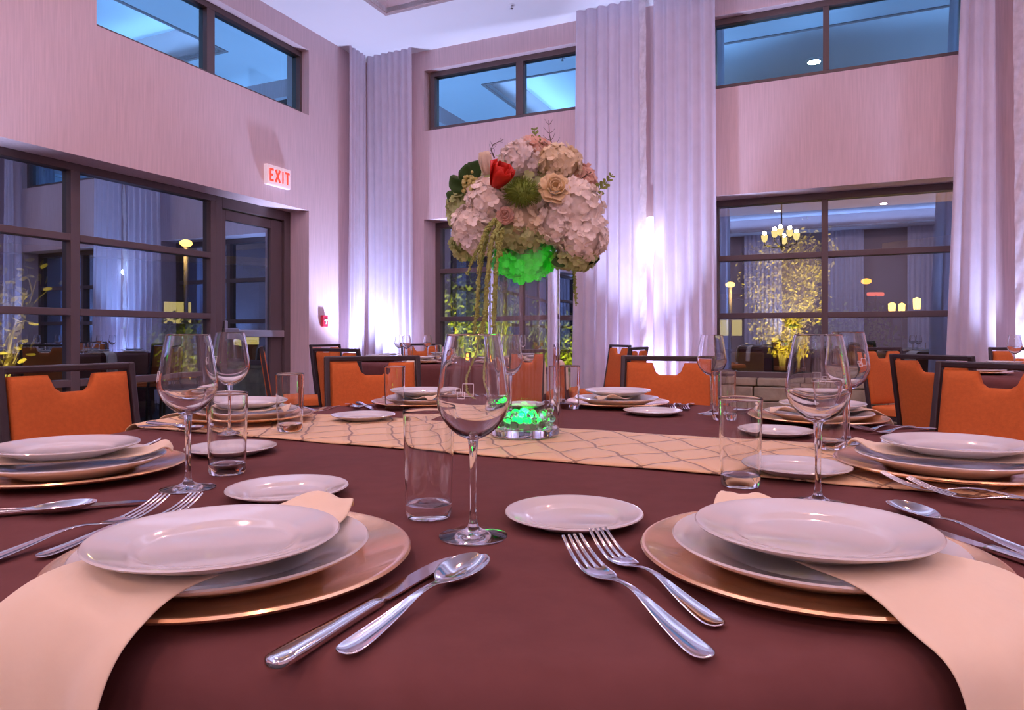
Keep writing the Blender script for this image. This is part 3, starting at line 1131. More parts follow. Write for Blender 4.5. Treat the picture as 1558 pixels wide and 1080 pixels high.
def napkin_obj(edge, seed, w0=0.058, drop=0.24, shift=0.0, tip=0.0, out=0.0):
    """folded napkin strip between the plates; local +y towards the table centre; edge = distance from setting centre to table edge"""
    rnd = random.Random(seed)
    path = [(.136, .0285, .010), (.128, .0410, .020), (.116, .0385, .032), (.100, .0320, .044), (.070, .0300, w0), (.03, .0290, w0), (-.03, .0290, w0), (-.070, .0295, w0), (-.100, .0330, w0 + .003),
            (-.122, .0345, w0 + .006), (-.142, .0310, w0 + .008), (-.1585, .0225, w0 + .010)]
    e = max(edge + 0.030 + out, .172)
    path += [(-e + .004, .0075, w0 + .012), (-e - .006, -.012, w0 + .013), (-e - .012, -.04, w0 + .014), (-e - .017, -.09, w0 + .016), (-e - .022, -.16, w0 + .018), (-e - .026, -drop, w0 + .020)]
    nc = 14
    ph = rnd.uniform(0, 6)
    vs, fs = [], []
    n = len(path)
    # arc length for ripples
    for i, (f_, z, hw) in enumerate(path):
        drape = max(0.0, (i - 8) / (n - 9))
        for k in range(nc + 1):
            x = (k / nc - 0.5) * 2
            rip = math.sin(x * 4.6 + ph) * 0.7 + 0.3 * math.sin(x * 9 + ph * 2)
            sag = -0.010 * x * x * min(1, drape * 2) if i < 12 else 0
            xx_ = x * hw + shift * drape + (tip * (1 - i / 4) if i < 4 else 0)
            if i >= 12:
                vs.append((xx_, f_ - 0.011 * rip * drape, z))
            else:
                vs.append((xx_, f_, z + sag + 0.0050 * rip * (0.15 + drape) + (0.006 * max(0, -x) if i < 3 else 0)))
    for i in range(n - 1):
        for k in range(nc):
            fs.append((i * (nc + 1) + k, i * (nc + 1) + k + 1, (i + 1) * (nc + 1) + k + 1, (i + 1) * (nc + 1) + k))
    mb = MB()
    mb.add(vs, fs)
    o = mb.build('napkin', M['napkin'], angle=None, mods=[('solid', 0.003, -1), ('sub', 2)])
    o['category'] = 'napkin'
    return o


# the eight settings: centre of the charger, words that place them
SET = [
    ('near left setting', Vector((-.250, .633))), ('near right setting', Vector((.277, .636))),
    ('setting cut by the right picture edge', Vector((.660, 1.05))), ('second setting back on the right', Vector((.755, 1.70))),
    ('far setting right of the vase', Vector((.318, 2.09))), ('far setting left of the vase', Vector((-.270, 2.10))),
    ('second setting back on the left', Vector((-.650, 1.70))), ('setting cut by the left picture edge', Vector((-.670, 1.06)))]
bread_px = [(438, 743), (873, 781), (1211, 714), (1180, 655), (993, 625), (800, 613), (553, 635), (352, 681)]
water_px = [(648, 797), (1136, 747), (1273, 692), (1106, 642), (868, 624), (598, 626), (435, 663), (335, 727)]
wine_ct = [at(720, 818, 0), Vector((.388, .875)), Vector((.650, 1.335)), at(1083, 631), Vector((-.011, 1.92)), None, Vector((-.592, 1.45)), at(286, 745)]
wine_rot = [R(-14), R(150), R(10), R(120), R(60), 0, R(-38), R(-62)]
# cutlery by hand where the photo shows it: (butt/handle end, tip) directions
custom = {
    0: {'fork': ((-.425, .842), (-.30, -.954)), 'sfork': ((-.388, .850), (-.30, -.954)), 'knife': ((-.055, .652), (-.418, -.908)), 'spoon': ((-.029, .636), (-.42, -.908))},
    1: {'fork': ((.058, .671), (.30, -.954)), 'sfork': ((.086, .694), (.31, -.951)), 'knife': ((.438, .795), (.26, -.966)), 'spoon': ((.462, .842), (.20, -.98))},
    2: {'fork': ((.527, .918), (.72, -.69)), 'sfork': ((.512, .955), (.76, -.65))},
    7: {'knife': ((-.458, .872), (-.93, -.37)), 'spoon': ((-.505, .838), (-.92, -.39))},
}
LEN = {'fork': .232, 'sfork': .205, 'knife': .236, 'spoon': .1985}
STOCK = {'fork': fork_s, 'sfork': sfork_s, 'knife': knife_s, 'spoon': spoon_s}
TEMPL = {'fork': (-.208, .105), 'sfork': (-.170, .095), 'knife': (.172, .100), 'spoon': (.210, .085)}
WORD = {'fork': 'larger outer fork', 'sfork': 'shorter inner fork', 'knife': 'steel table knife', 'spoon': 'steel spoon'}
Z0 = TZ + 0.0015
RUN = {2, 6}   # settings standing on the runner
salad_off = {0: Vector((.002, -.052)), 1: Vector((-.013, -.030))}
nap_first = None
for i, (where, c) in enumerate(SET):
    fw = (TC - c).normalized()
    rt = Vector((fw.y, -fw.x))
    rz = math.atan2(fw.y, fw.x) - PI / 2
    zz = Z0 + (0.0055 if i in RUN else 0)
    edge = TR - (c - TC).length
    charger_s.put((c.x, c.y, zz), rz, 'copper gold charger plate at the ' + where, 'charger plates on the foreground table')
    do = Vector((-.007, -.008)) if i == 0 else Vector((-.002, -.004)) if i == 1 else Vector((0, 0))
    dinner_s.put((c.x + do.x, c.y + do.y, zz + .0047), rz, 'white rimmed dinner plate on the charger at the ' + where, 'dinner plates on the foreground table')
    so = salad_off.get(i, fw * -.012)
    salad_s.put((c.x + so.x, c.y + so.y, zz + .0325), rz, 'white salad plate topping the napkin at the ' + where, 'salad plates on the foreground table', tilt=(R(-0.6), 0))
    nk = napkin_obj(edge, 10 + i, w0=.062 if i < 2 else .05, shift=(-.03 if i == 0 else .035 if i == 1 else 0), tip=(.022 if i == 0 else .015), out=(.03 if i in RUN else 0))
    nk.location = (c.x, c.y, zz)
    nk.rotation_euler = (0, 0, rz)
    tag(nk, 'cream cloth napkin folded between the plates at the ' + where, 'napkin', 'napkins on the foreground table')
    b = at(*bread_px[i], .011)
    onr = abs((b - TC).dot(RN)) < .26
    bread_s.put((b.x, b.y, Z0 + (0.0055 if onr else 0)), 0, 'small white bread plate beside the ' + where, 'bread plates on the foreground table')
    p = at(*water_px[i]) + Vector((0, .026))
    onr = abs((p - TC).dot(RN)) < .21
    water_s.put((p.x, p.y, Z0 + (0.0055 if onr else 0)), 0, 'clear straight water tumbler of the ' + where, 'water tumblers on the foreground table')
    if wine_ct[i] is not None:
        p = wine_ct[i]
        onr = abs((p - TC).dot(RN)) < .22
        wine_s.put((p.x, p.y, Z0 + (0.0055 if onr else 0)), wine_rot[i], 'empty stemmed wine glass of the ' + where, 'wine glasses on the foreground table')
    for kd in ('fork', 'sfork', 'knife', 'spoon'):
        if i in custom and kd in custom[i]:
            tp, dr_ = custom[i][kd]
            tp, dr_ = Vector(tp), Vector(dr_).normalized()
        else:
            rr_, ff_ = TEMPL[kd]
            tp, dr_ = c + rt * rr_ + fw * ff_, -fw
        butt = tp + dr_ * LEN[kd]
        ang = math.atan2(-dr_.y, -dr_.x) - PI / 2
        onr = abs((tp - TC).dot(RN)) < .25
        STOCK[kd].put((butt.x, butt.y, Z0 + (0.0055 if onr else 0)), ang, WORD[kd] + ' at the ' + where, kd.replace('sfork', 'salad fork') + 's on the foreground table')

# ---------------------------------------------------------------- centrepiece
VX, VY = 0.0251, 1.440
VZ = TZ + 0.0072
vs_ = empty('glass_vase', (VX, VY, VZ), 0, 'tall clear cylinder vase standing on the table runner', 'vase')
MB().lathe([(.0740, .018), (.0743, .024), (.0745, .03), (.0745, .20), (.0745, .385), (.0745, .3915), (.0743, .3935), (.0735, .3955), (.0725, .396), (.0715, .3955), (.0707, .3935), (.0705, .3915), (.0705, .385), (.0705, .20), (.0703, .03), (.0702, .024), (.0700, .018), (.0740, .018)], 96).build('glass_wall', M['vase'], vs_)
MB().lathe([(0, .016), (.066, .017), (.0740, .018), (.0740, .006), (.0715, .0015), (.068, 0), (0, .001)], 72).build('glass_base', M['solid'], vs_)
# gel beads, piled in three layers
bead = MB().sphere((0, 0, 0), 1.0, 14, 10).build('gel_bead', M['bead'])
bead['category'] = 'bead'
bead_s = Stock(bead)
rnd = random.Random(3)
nb = 0
pts = []
for lay in range(4):
    tries = 0
    while tries < 600 and nb < 100:
        tries += 1
        r_ = 0.0605 * math.sqrt(rnd.random())
        a = rnd.uniform(0, 2 * PI)
        rad_ = rnd.uniform(.0055, .0088)
        z_ = .0185 + rad_ + lay * .0105
        q = Vector((r_ * math.cos(a), r_ * math.sin(a), z_))
        if all((q - w_).length > (rad_ + s_) * .92 for (w_, s_) in pts):
            pts.append((q, rad_))
            nb += 1
for (q, rad_) in pts:
    bead_s.put((VX + q.x, VY + q.y, VZ + q.z), 0, 'clear gel bead lit green in the foot of the glass vase', 'gel beads in the vase', scale=(rad_, rad_, rad_))
led = empty('vase_light', (VX, VY - .01, VZ + .0185), 0, 'small green light glowing among the beads in the vase', 'light')
MB().lathe([(0, 0), (.030, 0), (.031, .002), (.031, .012), (0, .012)], 24).build('base', M['white_plastic'], led)
MB().sphere((0, 0, .014), (.030, .030, .009), 24, 10).build('lens', M['led'], led)
light('vase_green_glow', 'POINT', (VX, VY - .012, VZ + .046), .16, (0.0, 1.0, 0.05), size=0.012)

M['hyd_white'] = leafy('white_hydrangea', (0.94, 0.88, 0.80), .22)
M['hyd_glow_tint'] = leafy('vase_mouth_bloom', (0.14, 0.85, 0.20), .30)  # green of the vase glow put into the petal colour
M['hyd_cream'] = leafy('cream_hydrangea', (0.86, 0.76, 0.54), .25)
M['hyd_green'] = leafy('green_hydrangea', (0.52, 0.60, 0.28), .30)
M['hyd_lilac'] = leafy('pale_lilac_hydrangea', (0.86, 0.80, 0.76), .25)
M['hyd_blush'] = leafy('blush_hydrangea', (0.82, 0.56, 0.44), .30)
M['rose'] = leafy('cream_rose', (0.90, 0.76, 0.48), .30, vary=.06)
M['calla'] = leafy('red_petals', (0.70, 0.035, 0.02), .25, rough=.4)
M['tulip'] = leafy('pale_tulip', (0.88, 0.78, 0.60), .30, vary=.05)
M['trick'] = leafy('green_pompom', (0.20, 0.29, 0.04), .25)
M['leaf'] = leafy('dark_leaf', (0.055, 0.12, 0.035), .2, rough=.4)
M['sprig'] = leafy('sprig_green', (0.22, 0.27, 0.06), .2)
M['twig'] = pmat('twig_brown', (0.12, 0.075, 0.05), 0.8, noise=(30, .2))
M['amaranth'] = leafy('hanging_amaranth', (0.42, 0.47, 0.14), .25)
M['bud'] = leafy('yellow_green_buds', (0.62, 0.60, 0.22), .25)

bq = empty('flower_arrangement', (VX, VY, VZ + .40), 0, 'round bouquet of hydrangeas, a cream rose and red bloom atop the vase', 'flowers')
BO = Vector((VX, VY, VZ + .40))


def bp(px, py, depth):
    """point of the bouquet, relative to its base"""
    return Vector(((px - PX) / FPX * depth, depth, CZ - (py - HY) / FPX * depth)) - BO


def hydrangea(c, r, mat, n, seed, fl=.0100, out=None, cover=-0.6):
    rnd = random.Random(seed)
    c = Vector(c)
    rx, ry, rz_ = (r, r, r) if isinstance(r, (int, float)) else r
    mb = MB()
    ga = PI * (3 - math.sqrt(5))
    for k in range(n):
        yk = 1 - 2 * (k + .5) / n
        rr_ = math.sqrt(1 - yk * yk)
        th = ga * k + rnd.uniform(-.25, .25)
        nrm = Vector((rr_ * math.cos(th), rr_ * math.sin(th), yk))
        if out is not None and nrm.dot(out) < cover:
            continue
        s = rnd.uniform(.90, 1.06)
        p = c + Vector((nrm.x * rx, nrm.y * ry, nrm.z * rz_)) * s
        nn = (nrm + Vector((rnd.uniform(-.45, .45), rnd.uniform(-.45, .45), rnd.uniform(-.45, .45)))).normalized()
        t1_ = nn.orthogonal().normalized()
        t1_ = Matrix.Rotation(rnd.uniform(0, 6.28), 3, nn) @ t1_
        f_ = fl * rnd.uniform(.85, 1.2)
        for q in range(4):
            d = Matrix.Rotation(q * PI / 2 + rnd.uniform(-.15, .15), 3, nn) @ t1_
            mb.petal(p + d * .0008, d + nn * rnd.uniform(-.05, .35), nn, f_, f_ * 1.15, curl=rnd.uniform(-.25, .3), cup=rnd.uniform(0, .18), nu=3, nv=4)
    # dense core that the florets sit on
    mb.sphere(c, (rx * .86, ry * .86, rz_ * .86), 16, 10)
    return mb.build('hydrangea', mat, bq, angle=None, recalc=False)


FRONT = Vector((0, -1, .15)).normalized()
S = 1 / FPX * 1.40
hy = [
    ((872, 318), (.058, .052, .056), 'hyd_white', 95, 1.375), ((884, 358), (.050, .046, .050), 'hyd_white', 80, 1.375), ((846, 335), (.040, .040, .046), 'hyd_white', 60, 1.37),
    ((740, 307), (.038, .038, .042), 'hyd_white', 60, 1.365), ((720, 343), (.038, .038, .040), 'hyd_white', 60, 1.375), ((728, 365), (.030, .030, .030), 'hyd_lilac', 40, 1.37),
    ((793, 246), (.042, .040, .040), 'hyd_lilac', 60, 1.40), ((850, 250), (.046, .044, .036), 'hyd_cream', 70, 1.40), ((812, 230), (.036, .036, .024), 'hyd_blush', 46, 1.42),
    ((880, 280), (.036, .036, .036), 'hyd_blush', 46, 1.43), ((795, 335), (.044, .036, .036), 'hyd_cream', 46, 1.375), ((790, 362), (.052, .040, .030), 'hyd_green', 52, 1.385),
    ((712, 372), (.034, .034, .028), 'hyd_green', 40, 1.42), ((874, 393), (.044, .040, .022), 'hyd_green', 44, 1.40), ((702, 320), (.028, .030, .044), 'hyd_green', 44, 1.43),
    ((800, 300), (.115, .105, .095), 'hyd_green', 190, 1.47), ((860, 300), (.060, .060, .07), 'hyd_cream', 80, 1.52), ((735, 300), (.060, .060, .06), 'hyd_lilac', 80, 1.52),
]
for k, (p, r_, mt, n, dp) in enumerate(hy):
    o = hydrangea(bp(p[0], p[1], dp), r_, M[mt], int(n * 1.7), 30 + k)
    o['label'] = {'hyd_white': 'white hydrangea head', 'hyd_cream': 'cream hydrangea head', 'hyd_green': 'pale green hydrangea head', 'hyd_lilac': 'pale lilac hydrangea head', 'hyd_blush': 'blush tipped hydrangea head'}[mt]
# bloom hanging in the mouth of the vase, lit green from below, the glow also put into its colour
o = hydrangea(Vector((0, 0, -.030)), (.064, .064, .046), M['hyd_glow_tint'], 120, 77, fl=.012)
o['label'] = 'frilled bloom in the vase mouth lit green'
light('bouquet_green_glow', 'SPOT', (VX, VY - .058, VZ + .255), 46.0, (0.0, 1.0, 0.06), size=0.006, spot=R(76), blend=0.4, target=(VX, VY - .030, VZ + .36))


def rose(c, r, mat, name, face, label):
    mb = MB()
    face = Vector(face).normalized()
    t1_ = face.orthogonal().normalized()
    c = Vector(c)
    rnd = random.Random(9)
    for ring, (n, rad_, L, tilt) in enumerate(((3, .10, .75, 1.5), (4, .22, .85, 1.2), (5, .42, .85, .85), (6, .62, .85, .5), (7, .78, .8, .15))):
        for k in range(n):
            d = Matrix.Rotation(2 * PI * k / n + ring * .7, 3, face) @ t1_
            base = c + d * (r * rad_ * .8) - face * (r * .42)
            out = (d + face * tilt * 1.2).normalized()
            mb.petal(base, out, -d + face * .3, r * L, r * (.62 + .14 * ring), curl=-.18 if ring > 2 else .15, nu=4, nv=5, cup=.22)
    o = mb.build(name, mat, bq, angle=None, recalc=False, mods=[('solid', .0008, 0)])
    o['label'] = label
    return o


rose(bp(845, 284, 1.325), .0235, M['rose'], 'rose', (.10, -1, .35), 'open cream rose')
rose(bp(768, 327, 1.335), .013, M['hyd_blush'], 'small_rose', (0, -1, .1), 'small blush bloom')
# red bloom: cupped petals opening to the right
mb = MB()
c0 = bp(757, 274, 1.325)
ax = Vector((.45, -.55, .75)).normalized()
t1_ = ax.orthogonal().normalized()
for k in range(6):
    d = Matrix.Rotation(2 * PI * k / 6, 3, ax) @ t1_
    mb.petal(c0 - ax * .014 + d * .006, ax + d * (.45 if k % 2 else .75), -d, .046, .034, curl=.12, nu=4, nv=5, cup=.30)
o = mb.build('red_bloom', M['calla'], bq, angle=None, recalc=False, mods=[('solid', .0008, 0)])
o['label'] = 'deep red cupped bloom'
mb = MB()
c0 = bp(741, 256, 1.36)
ax = Vector((-.2, -.2, 1)).normalized()
t1_ = ax.orthogonal().normalized()
for k in range(6):
    d = Matrix.Rotation(2 * PI * k / 6, 3, ax) @ t1_
    mb.petal(c0 - ax * .012 + d * .007, ax + d * .28, -d, .042, .026, curl=.18, nu=4, nv=5, cup=.3)
o = mb.build('tulip', M['tulip'], bq, angle=None, recalc=False, mods=[('solid', .0008, 0)])
o['label'] = 'pale cream tulip'
# green pompom: a ball of short bristles
mb = MB()
c0 = bp(794, 293, 1.33)
rnd = random.Random(5)
for k in range(420):
    v = Vector((rnd.gauss(0, 1), rnd.gauss(0, 1), rnd.gauss(0, 1))).normalized()
    v2 = (v + Vector((rnd.uniform(-.3, .3), rnd.uniform(-.3, .3), rnd.uniform(-.3, .3)))).normalized()
    a = c0 + Vector((v.x * .026, v.y * .02, v.z * .018))
    mb.tube([a, a + v2 * .006, a + v2 * .014 + Vector((0, 0, .001))], [.0009, .0007, .0002], 4, cap=False)
mb.sphere(c0, (.029, .022, .021), 14, 10)
o = mb.build('green_pompom', M['trick'], bq, angle=None, recalc=False)
o['label'] = 'bristly green pompom bloom'
# bud cluster at left
mb = MB()
c0 = bp(716, 281, 1.37)
for k in range(60):
    v = Vector((rnd.gauss(0, .5), rnd.gauss(0, .5) - .3, rnd.gauss(0, .6)))
    mb.sphere(c0 + v * .016, rnd.uniform(.0028, .0048), 8, 6)
o = mb.build('bud_cluster', M['bud'], bq, angle=None, recalc=False)
o['label'] = 'yellow green bud cluster'
# dark rounded leaves at the left
for (px, py, dp, L, dv) in ((712, 270, 1.39, .040, (-.5, -.3, .5)), (700, 284, 1.39, .042, (-.6, -.2, .1)), (722, 262, 1.41, .036, (-.2, -.2, .8)), (695, 300, 1.42, .034, (-.7, -.1, -.2)), (896, 392, 1.40, .034, (.5, -.2, -.5)), (850, 398, 1.38, .03, (-.2, -.4, -.6))):
    c0 = bp(px, py, dp)
    d = Vector(dv).normalized()
    MB().petal(c0 - d * L * .4, d, (0.1, -1, .3), L, L * .95, curl=.15, nu=4, nv=6, cup=.12).build('leaf', M['leaf'], bq, angle=None, recalc=False, mods=[('solid', .0007, 0)])


# twigs and leafy sprigs standing out of the bouquet
def sprig(pts, leaf_l, n, mt, name, bare=False):
    mb = MB()
    P = [bp(*p) for p in pts]
    mb.tube(P, [.0016 - .0010 * k / (len(P) - 1) for k in range(len(P))], 6)
    rnd = random.Random(len(pts) * 7 + n)
    for k in range(n):
        t = (k + .5) / n * (len(P) - 1)
        i = min(int(t), len(P) - 2)
        a = P[i].lerp(P[i + 1], t - i)
        d = (P[i + 1] - P[i]).normalized()
        for s in (-1, 1):
            side = Matrix.Rotation(s * rnd.uniform(.7, 1.1), 3, Vector((0, 1, 0))) @ d
            side = (side + Vector((0, rnd.uniform(-.4, .4), 0))).normalized()
            l = leaf_l * (1.15 - .7 * k / n)
            if bare:
                mb.tube([a, a + side * l * .5, a + side * l + d * l * .3], [.0008, .0006, .0003], 4)
            else:
                mb.petal(a, side, (0, -1, .2), l, l * .55, curl=.1, nu=2, nv=4)
    o = mb.build(name, M[mt], bq, angle=None, recalc=False)
    return o


sprig([(818, 236, 1.40), (816, 222, 1.40), (815, 208, 1.40), (813, 194, 1.40)], .014, 6, 'sprig', 'leafy_sprig')
sprig([(842, 238, 1.39), (840, 222, 1.39), (836, 205, 1.39), (835, 183, 1.39)], .020, 5, 'twig', 'twig', True)
sprig([(752, 240, 1.40), (747, 228, 1.40), (750, 220, 1.40), (766, 212, 1.40)], .010, 4, 'twig', 'twig', True)
sprig([(898, 296, 1.40), (912, 288, 1.40), (922, 278, 1.40), (932, 265, 1.40)], .015, 6, 'sprig', 'leafy_sprig')
sprig([(880, 276, 1.38), (892, 266, 1.38), (900, 262, 1.38)], .006, 3, 'twig', 'twig', True)


# hanging strands of amaranth
def strand(pts, r_, seed):
    mb = MB()
    rnd = random.Random(seed)
    P = [bp(*p) for p in pts]
    fine = []
    for i in range(len(P) - 1):
        for k in range(10):
            fine.append(P[i].lerp(P[i + 1], k / 10))
    fine.append(P[-1])
    for _ in range(6):
        fine = [fine[0]] + [(fine[i - 1] + fine[i] * 2 + fine[i + 1]) / 4 for i in range(1, len(fine) - 1)] + [fine[-1]]
    m = len(fine)
    mb.tube(fine, [r_ * (.55 + .25 * math.sin(k * 1.9)) * (1 - .45 * (k / m) ** 3) for k in range(m)], 7)
    for k in range(m):
        for _ in range(5):
            v = Vector((rnd.gauss(0, 1), rnd.gauss(0, 1), rnd.gauss(0, 1))).normalized()
            mb.sphere(fine[k] + v * r_ * .75, r_ * rnd.uniform(.3, .48), 5, 4)
    return mb.build('amaranth_strand', M['amaranth'], bq, angle=None, recalc=False)


for k, (pts, r_) in enumerate([
    ([(752, 335, 1.325), (738, 352, 1.315), (731, 385, 1.32), (727, 440, 1.33), (722, 505, 1.335)], .0058),
    ([(760, 340, 1.32), (748, 365, 1.31), (742, 420, 1.32), (739, 480, 1.33), (731, 512, 1.335)], .0060),
    ([(764, 350, 1.32), (758, 380, 1.312), (752, 440, 1.32), (750, 505, 1.33)], .0056),
    ([(755, 355, 1.315), (757, 372, 1.31), (762, 388, 1.31)], .0050),
    ([(744, 350, 1.33), (734, 385, 1.33), (728, 430, 1.335), (726, 480, 1.34)], .0050),
    ([(735, 365, 1.34), (722, 388, 1.335), (711, 416, 1.335)], .0040),
    ([(745, 375, 1.34), (738, 440, 1.345), (736, 500, 1.345), (724, 540, 1.34), (707, 575, 1.335), (709, 600, 1.335), (722, 618, 1.33)], .0030),
    ([(756, 420, 1.335), (752, 500, 1.335), (742, 545, 1.335), (738, 575, 1.335), (747, 605, 1.335)], .0030),
    ([(872, 395, 1.46), (874, 425, 1.46), (877, 462, 1.46)], .0044),
]):
    strand(pts, r_, 60 + k)


# ---------------------------------------------------------------- chairs
def chair_proto():
    t = empty('banquet_chair', (0, 0, 0), 0, None, 'chair')
    W, ZT, SZ = 0.405, 0.888, 0.47
    lean = R(9)
    # local frame: the seat faces +y; the back stands at y=0 at its top
    yb = 0.0

    def B(x, h, o=0.0):
        """point on the leaning back: h above the seat, o forward of the back plane"""
        tot = ZT - SZ
        return (x, yb + (tot - h) * math.tan(lean) + o * math.cos(lean), SZ + h + o * math.sin(lean))
    hw = W / 2
    ht = ZT - SZ
    mb = MB()
    mb.bar(B(-hw, ht - .011), B(hw, ht - .011), .022, .022)
    mb.build('top_rail', M['chair_frame'], t, smooth=False, mods=[('bevel', .005, 2)])
    for s in (-1, 1):
        mb = MB()
        mb.bar(B(s * (hw - .011), ht - .001), B(s * (hw - .011), -.10), .022, .026)
        p = B(s * (hw - .011), -.09)
        mb.bar(p, (p[0], p[1] - .07, 0.0), .022, .026)
        mb.build('rear_leg', M['chair_frame'], t, smooth=False, mods=[('bevel', .005, 2)])
        mb = MB()
        mb.bar((s * (hw - .018), .50, SZ - .05), (s * (hw - .012), .52, 0.0), .026, .026)
        mb.build('front_leg', M['chair_frame'], t, smooth=False, mods=[('bevel', .005, 2)])
    # backrest: padded panel with a trapezoid hand hold cut in the top edge
    cw = hw - .026
    top, nd = ht - .030, .052
    ks = [-1, -.95, -.8, -.6, -.385, -.34, -.30, -.2, 0, .2, .30, .34, .385, .6, .8, .95, 1]

    def topedge(x):
        a = abs(x)
        if a >= .385:
            return top
        if a <= .27:
            return top - nd
        return top - nd * (.385 - a) / .115
    rows = [0, .03, .1, .3, .55, .75, .9, .97, 1.0]
    vs, fs = [], []
    n = len(ks)
    for face in (1, -1):
        for r_ in rows:
            for x in ks:
                h = .015 + (topedge(x) - .015) * r_
                ex = min(1, (1 - abs(x)) / .16, r_ / .10 + .02, (1 - r_) / .10 + .02)
                o = .004 + .016 * math.sqrt(max(0, 1 - (1 - ex) ** 2))
                vs.append(B(x * cw, h, face * o))
    m = n * len(rows)
    for fi in range(2):
        for j in range(len(rows) - 1):
            for k in range(n - 1):
                a = fi * m + j * n + k
                fs.append((a, a + 1, a + n + 1, a + n))
    ring = [k for k in range(n)] + [j * n + n - 1 for j in range(1, len(rows))] + [(len(rows) - 1) * n + k for k in range(n - 2, -1, -1)] + [j * n for j in range(len(rows) - 2, 0, -1)]
    for a, b_ in zip(ring, ring[1:] + ring[:1]):
        fs.append((a, b_, b_ + m, a + m))
    mb = MB()
    mb.add(vs, fs)
    mb.build('backrest', M['orange'], t, angle=70)
    # seat cushion and rail
    mb = MB()
    prof = [(0, .0), (.9, .0), (1, .006), (1, .045), (.96, .058), (.85, .064), (0, .066)]

    def sq(an):
        c_, s_ = math.cos(an), math.sin(an)
        k = .28
        return (math.copysign(abs(c_) ** k, c_), math.copysign(abs(s_) ** k, s_))
    vs, fs = [], []
    nn = 48
    ycs = .285
    for (r_, z) in prof:
        for k in range(nn):
            x, y = sq(2 * PI * k / nn)
            vs.append((x * (hw - .012) * max(r_, .02), ycs + y * .235 * max(r_, .02), SZ - .055 + z))
    for i in range(len(prof) - 1):
        for k in range(nn):
            fs.append((i * nn + k, i * nn + (k + 1) % nn, (i + 1) * nn + (k + 1) % nn, (i + 1) * nn + k))
    fs.append(tuple(range(nn)))
    fs.append(tuple(range((len(prof) - 1) * nn, len(prof) * nn)))
    mb.add(vs, fs)
    mb.build('seat', M['orange'], t, angle=60)
    MB().span((-hw + .015, .07, SZ - .085), (hw - .015, .50, SZ - .056)).build('seat_frame', M['chair_frame'], t, smooth=False, mods=[('bevel', .004, 1)])
    return t


chair_s = Stock(chair_proto())


def put_chair(x, y, face, label, group):
    """face = point the chair looks at"""
    d = Vector(face) - Vector((x, y))
    rz = math.atan2(d.y, d.x) - PI / 2
    chair_s.put((x, y, 0), rz, label, group)


G1 = 'chairs around the foreground table'
put_chair(-1.335, 2.08, TC, 'orange banquet chair with dark frame at the left picture edge', G1)
put_chair(-.590, 2.93, TC, 'orange banquet chair at far side of the table, left of vase', G1)
put_chair(.665, 2.93, TC, 'orange banquet chair at far side of the table, right of vase', G1)
put_chair(1.555, 2.19, TC, 'large orange banquet chair at right edge of the foreground table', G1)
G2 = 'chairs around the back table'
put_chair(-1.80, 6.65, T2, 'rear orange chair beside the corner curtain, behind another chair', G2)
put_chair(-1.17, 4.58, T2, 'orange chair between the door and far left foreground chair', G2)
put_chair(-.98, 7.33, T2, 'small orange chair beyond the back table under its window', G2)
put_chair(1.0, 6.38, T2, 'orange chair in front of the pale curtains, right of the vase', G2)
put_chair(.95, 5.15, T2, 'mostly hidden chair between the pale curtains and far right chair', G2)
put_chair(.12, 4.38, T2, 'orange chair seen through the clear glass vase', G2)
put_chair(-2.0, 5.5, (-1.06, 5.84), 'orange chair seen edge-on in front of the glass door', G2)
G3 = 'chairs around the right table'
put_chair(1.875, 3.10, (3.25, 3.62), 'orange chair just behind the large right chair, turned away', G3)
put_chair(2.68, 5.02, T3, 'orange chair below the right window with its seat showing', G3)
put_chair(3.70, 5.02, T3, 'orange chair at the right picture edge before the bright curtain', G3)


# ---------------------------------------------------------------- ware on the two other tables (copies)
def place_small(c, ang, r_, word, wine=True, water=True):
    c = Vector(c)
    d = Vector((math.cos(ang), math.sin(ang)))
    p = c + d * r_
    rz = ang + PI / 2
    charger_s.put((p.x, p.y, Z0), rz, 'gold charger plate on the ' + word, 'charger plates on the ' + word)
    dinner_s.put((p.x, p.y, Z0 + .0047), rz, 'white dinner plate on the ' + word, 'dinner plates on the ' + word)
    salad_s.put((p.x, p.y, Z0 + .0365), rz, 'white salad plate on the ' + word, 'salad plates on the ' + word)
    nk_ = copy_tree(NAP)
    nk_.location = (p.x, p.y, Z0)
    nk_.rotation_euler = (0, 0, rz)
    tag(nk_, 'cream napkin draped at a setting of the ' + word, 'napkin', 'napkins on the ' + word)
    f_ = -d
    rt_ = Vector((f_.y, -f_.x))
    if water:
        q = p + f_ * .24 + rt_ * .08
        water_s.put((q.x, q.y, Z0), 0, 'clear water tumbler on the ' + word, 'water tumblers on the ' + word)
    if wine:
        q = p + f_ * .20 + rt_ * .17
        wine_s.put((q.x, q.y, Z0), ang, 'stemmed wine glass on the ' + word, 'wine glasses on the ' + word)


NAP = nk
for a in (-160, -110, -65, -20, 30, 110, 160):
    place_small(T2, R(a), .70, 'back table beyond the vase', wine=(a not in (-110, -65)))
for a in (-150, 165, 105):
    place_small(T3, R(a), .70, 'right table behind the chairs')
# candle votives
for (c, lb) in (((-.375, 5.55), 'small glass votive with orange glow on the back table'),):
    vt = empty('votive', (c[0], c[1], Z0), 0, lb, 'candle')
    MB().lathe([(0, .004), (.028, .004), (.030, .06), (.032, .085), (.029, .085), (.027, .06), (.0, .010)], 24).build('glass_cup', M['thin'], vt)
    MB().sphere((0, 0, .045), (.016, .016, .03), 12, 10).build('flame', M['flame'], vt)

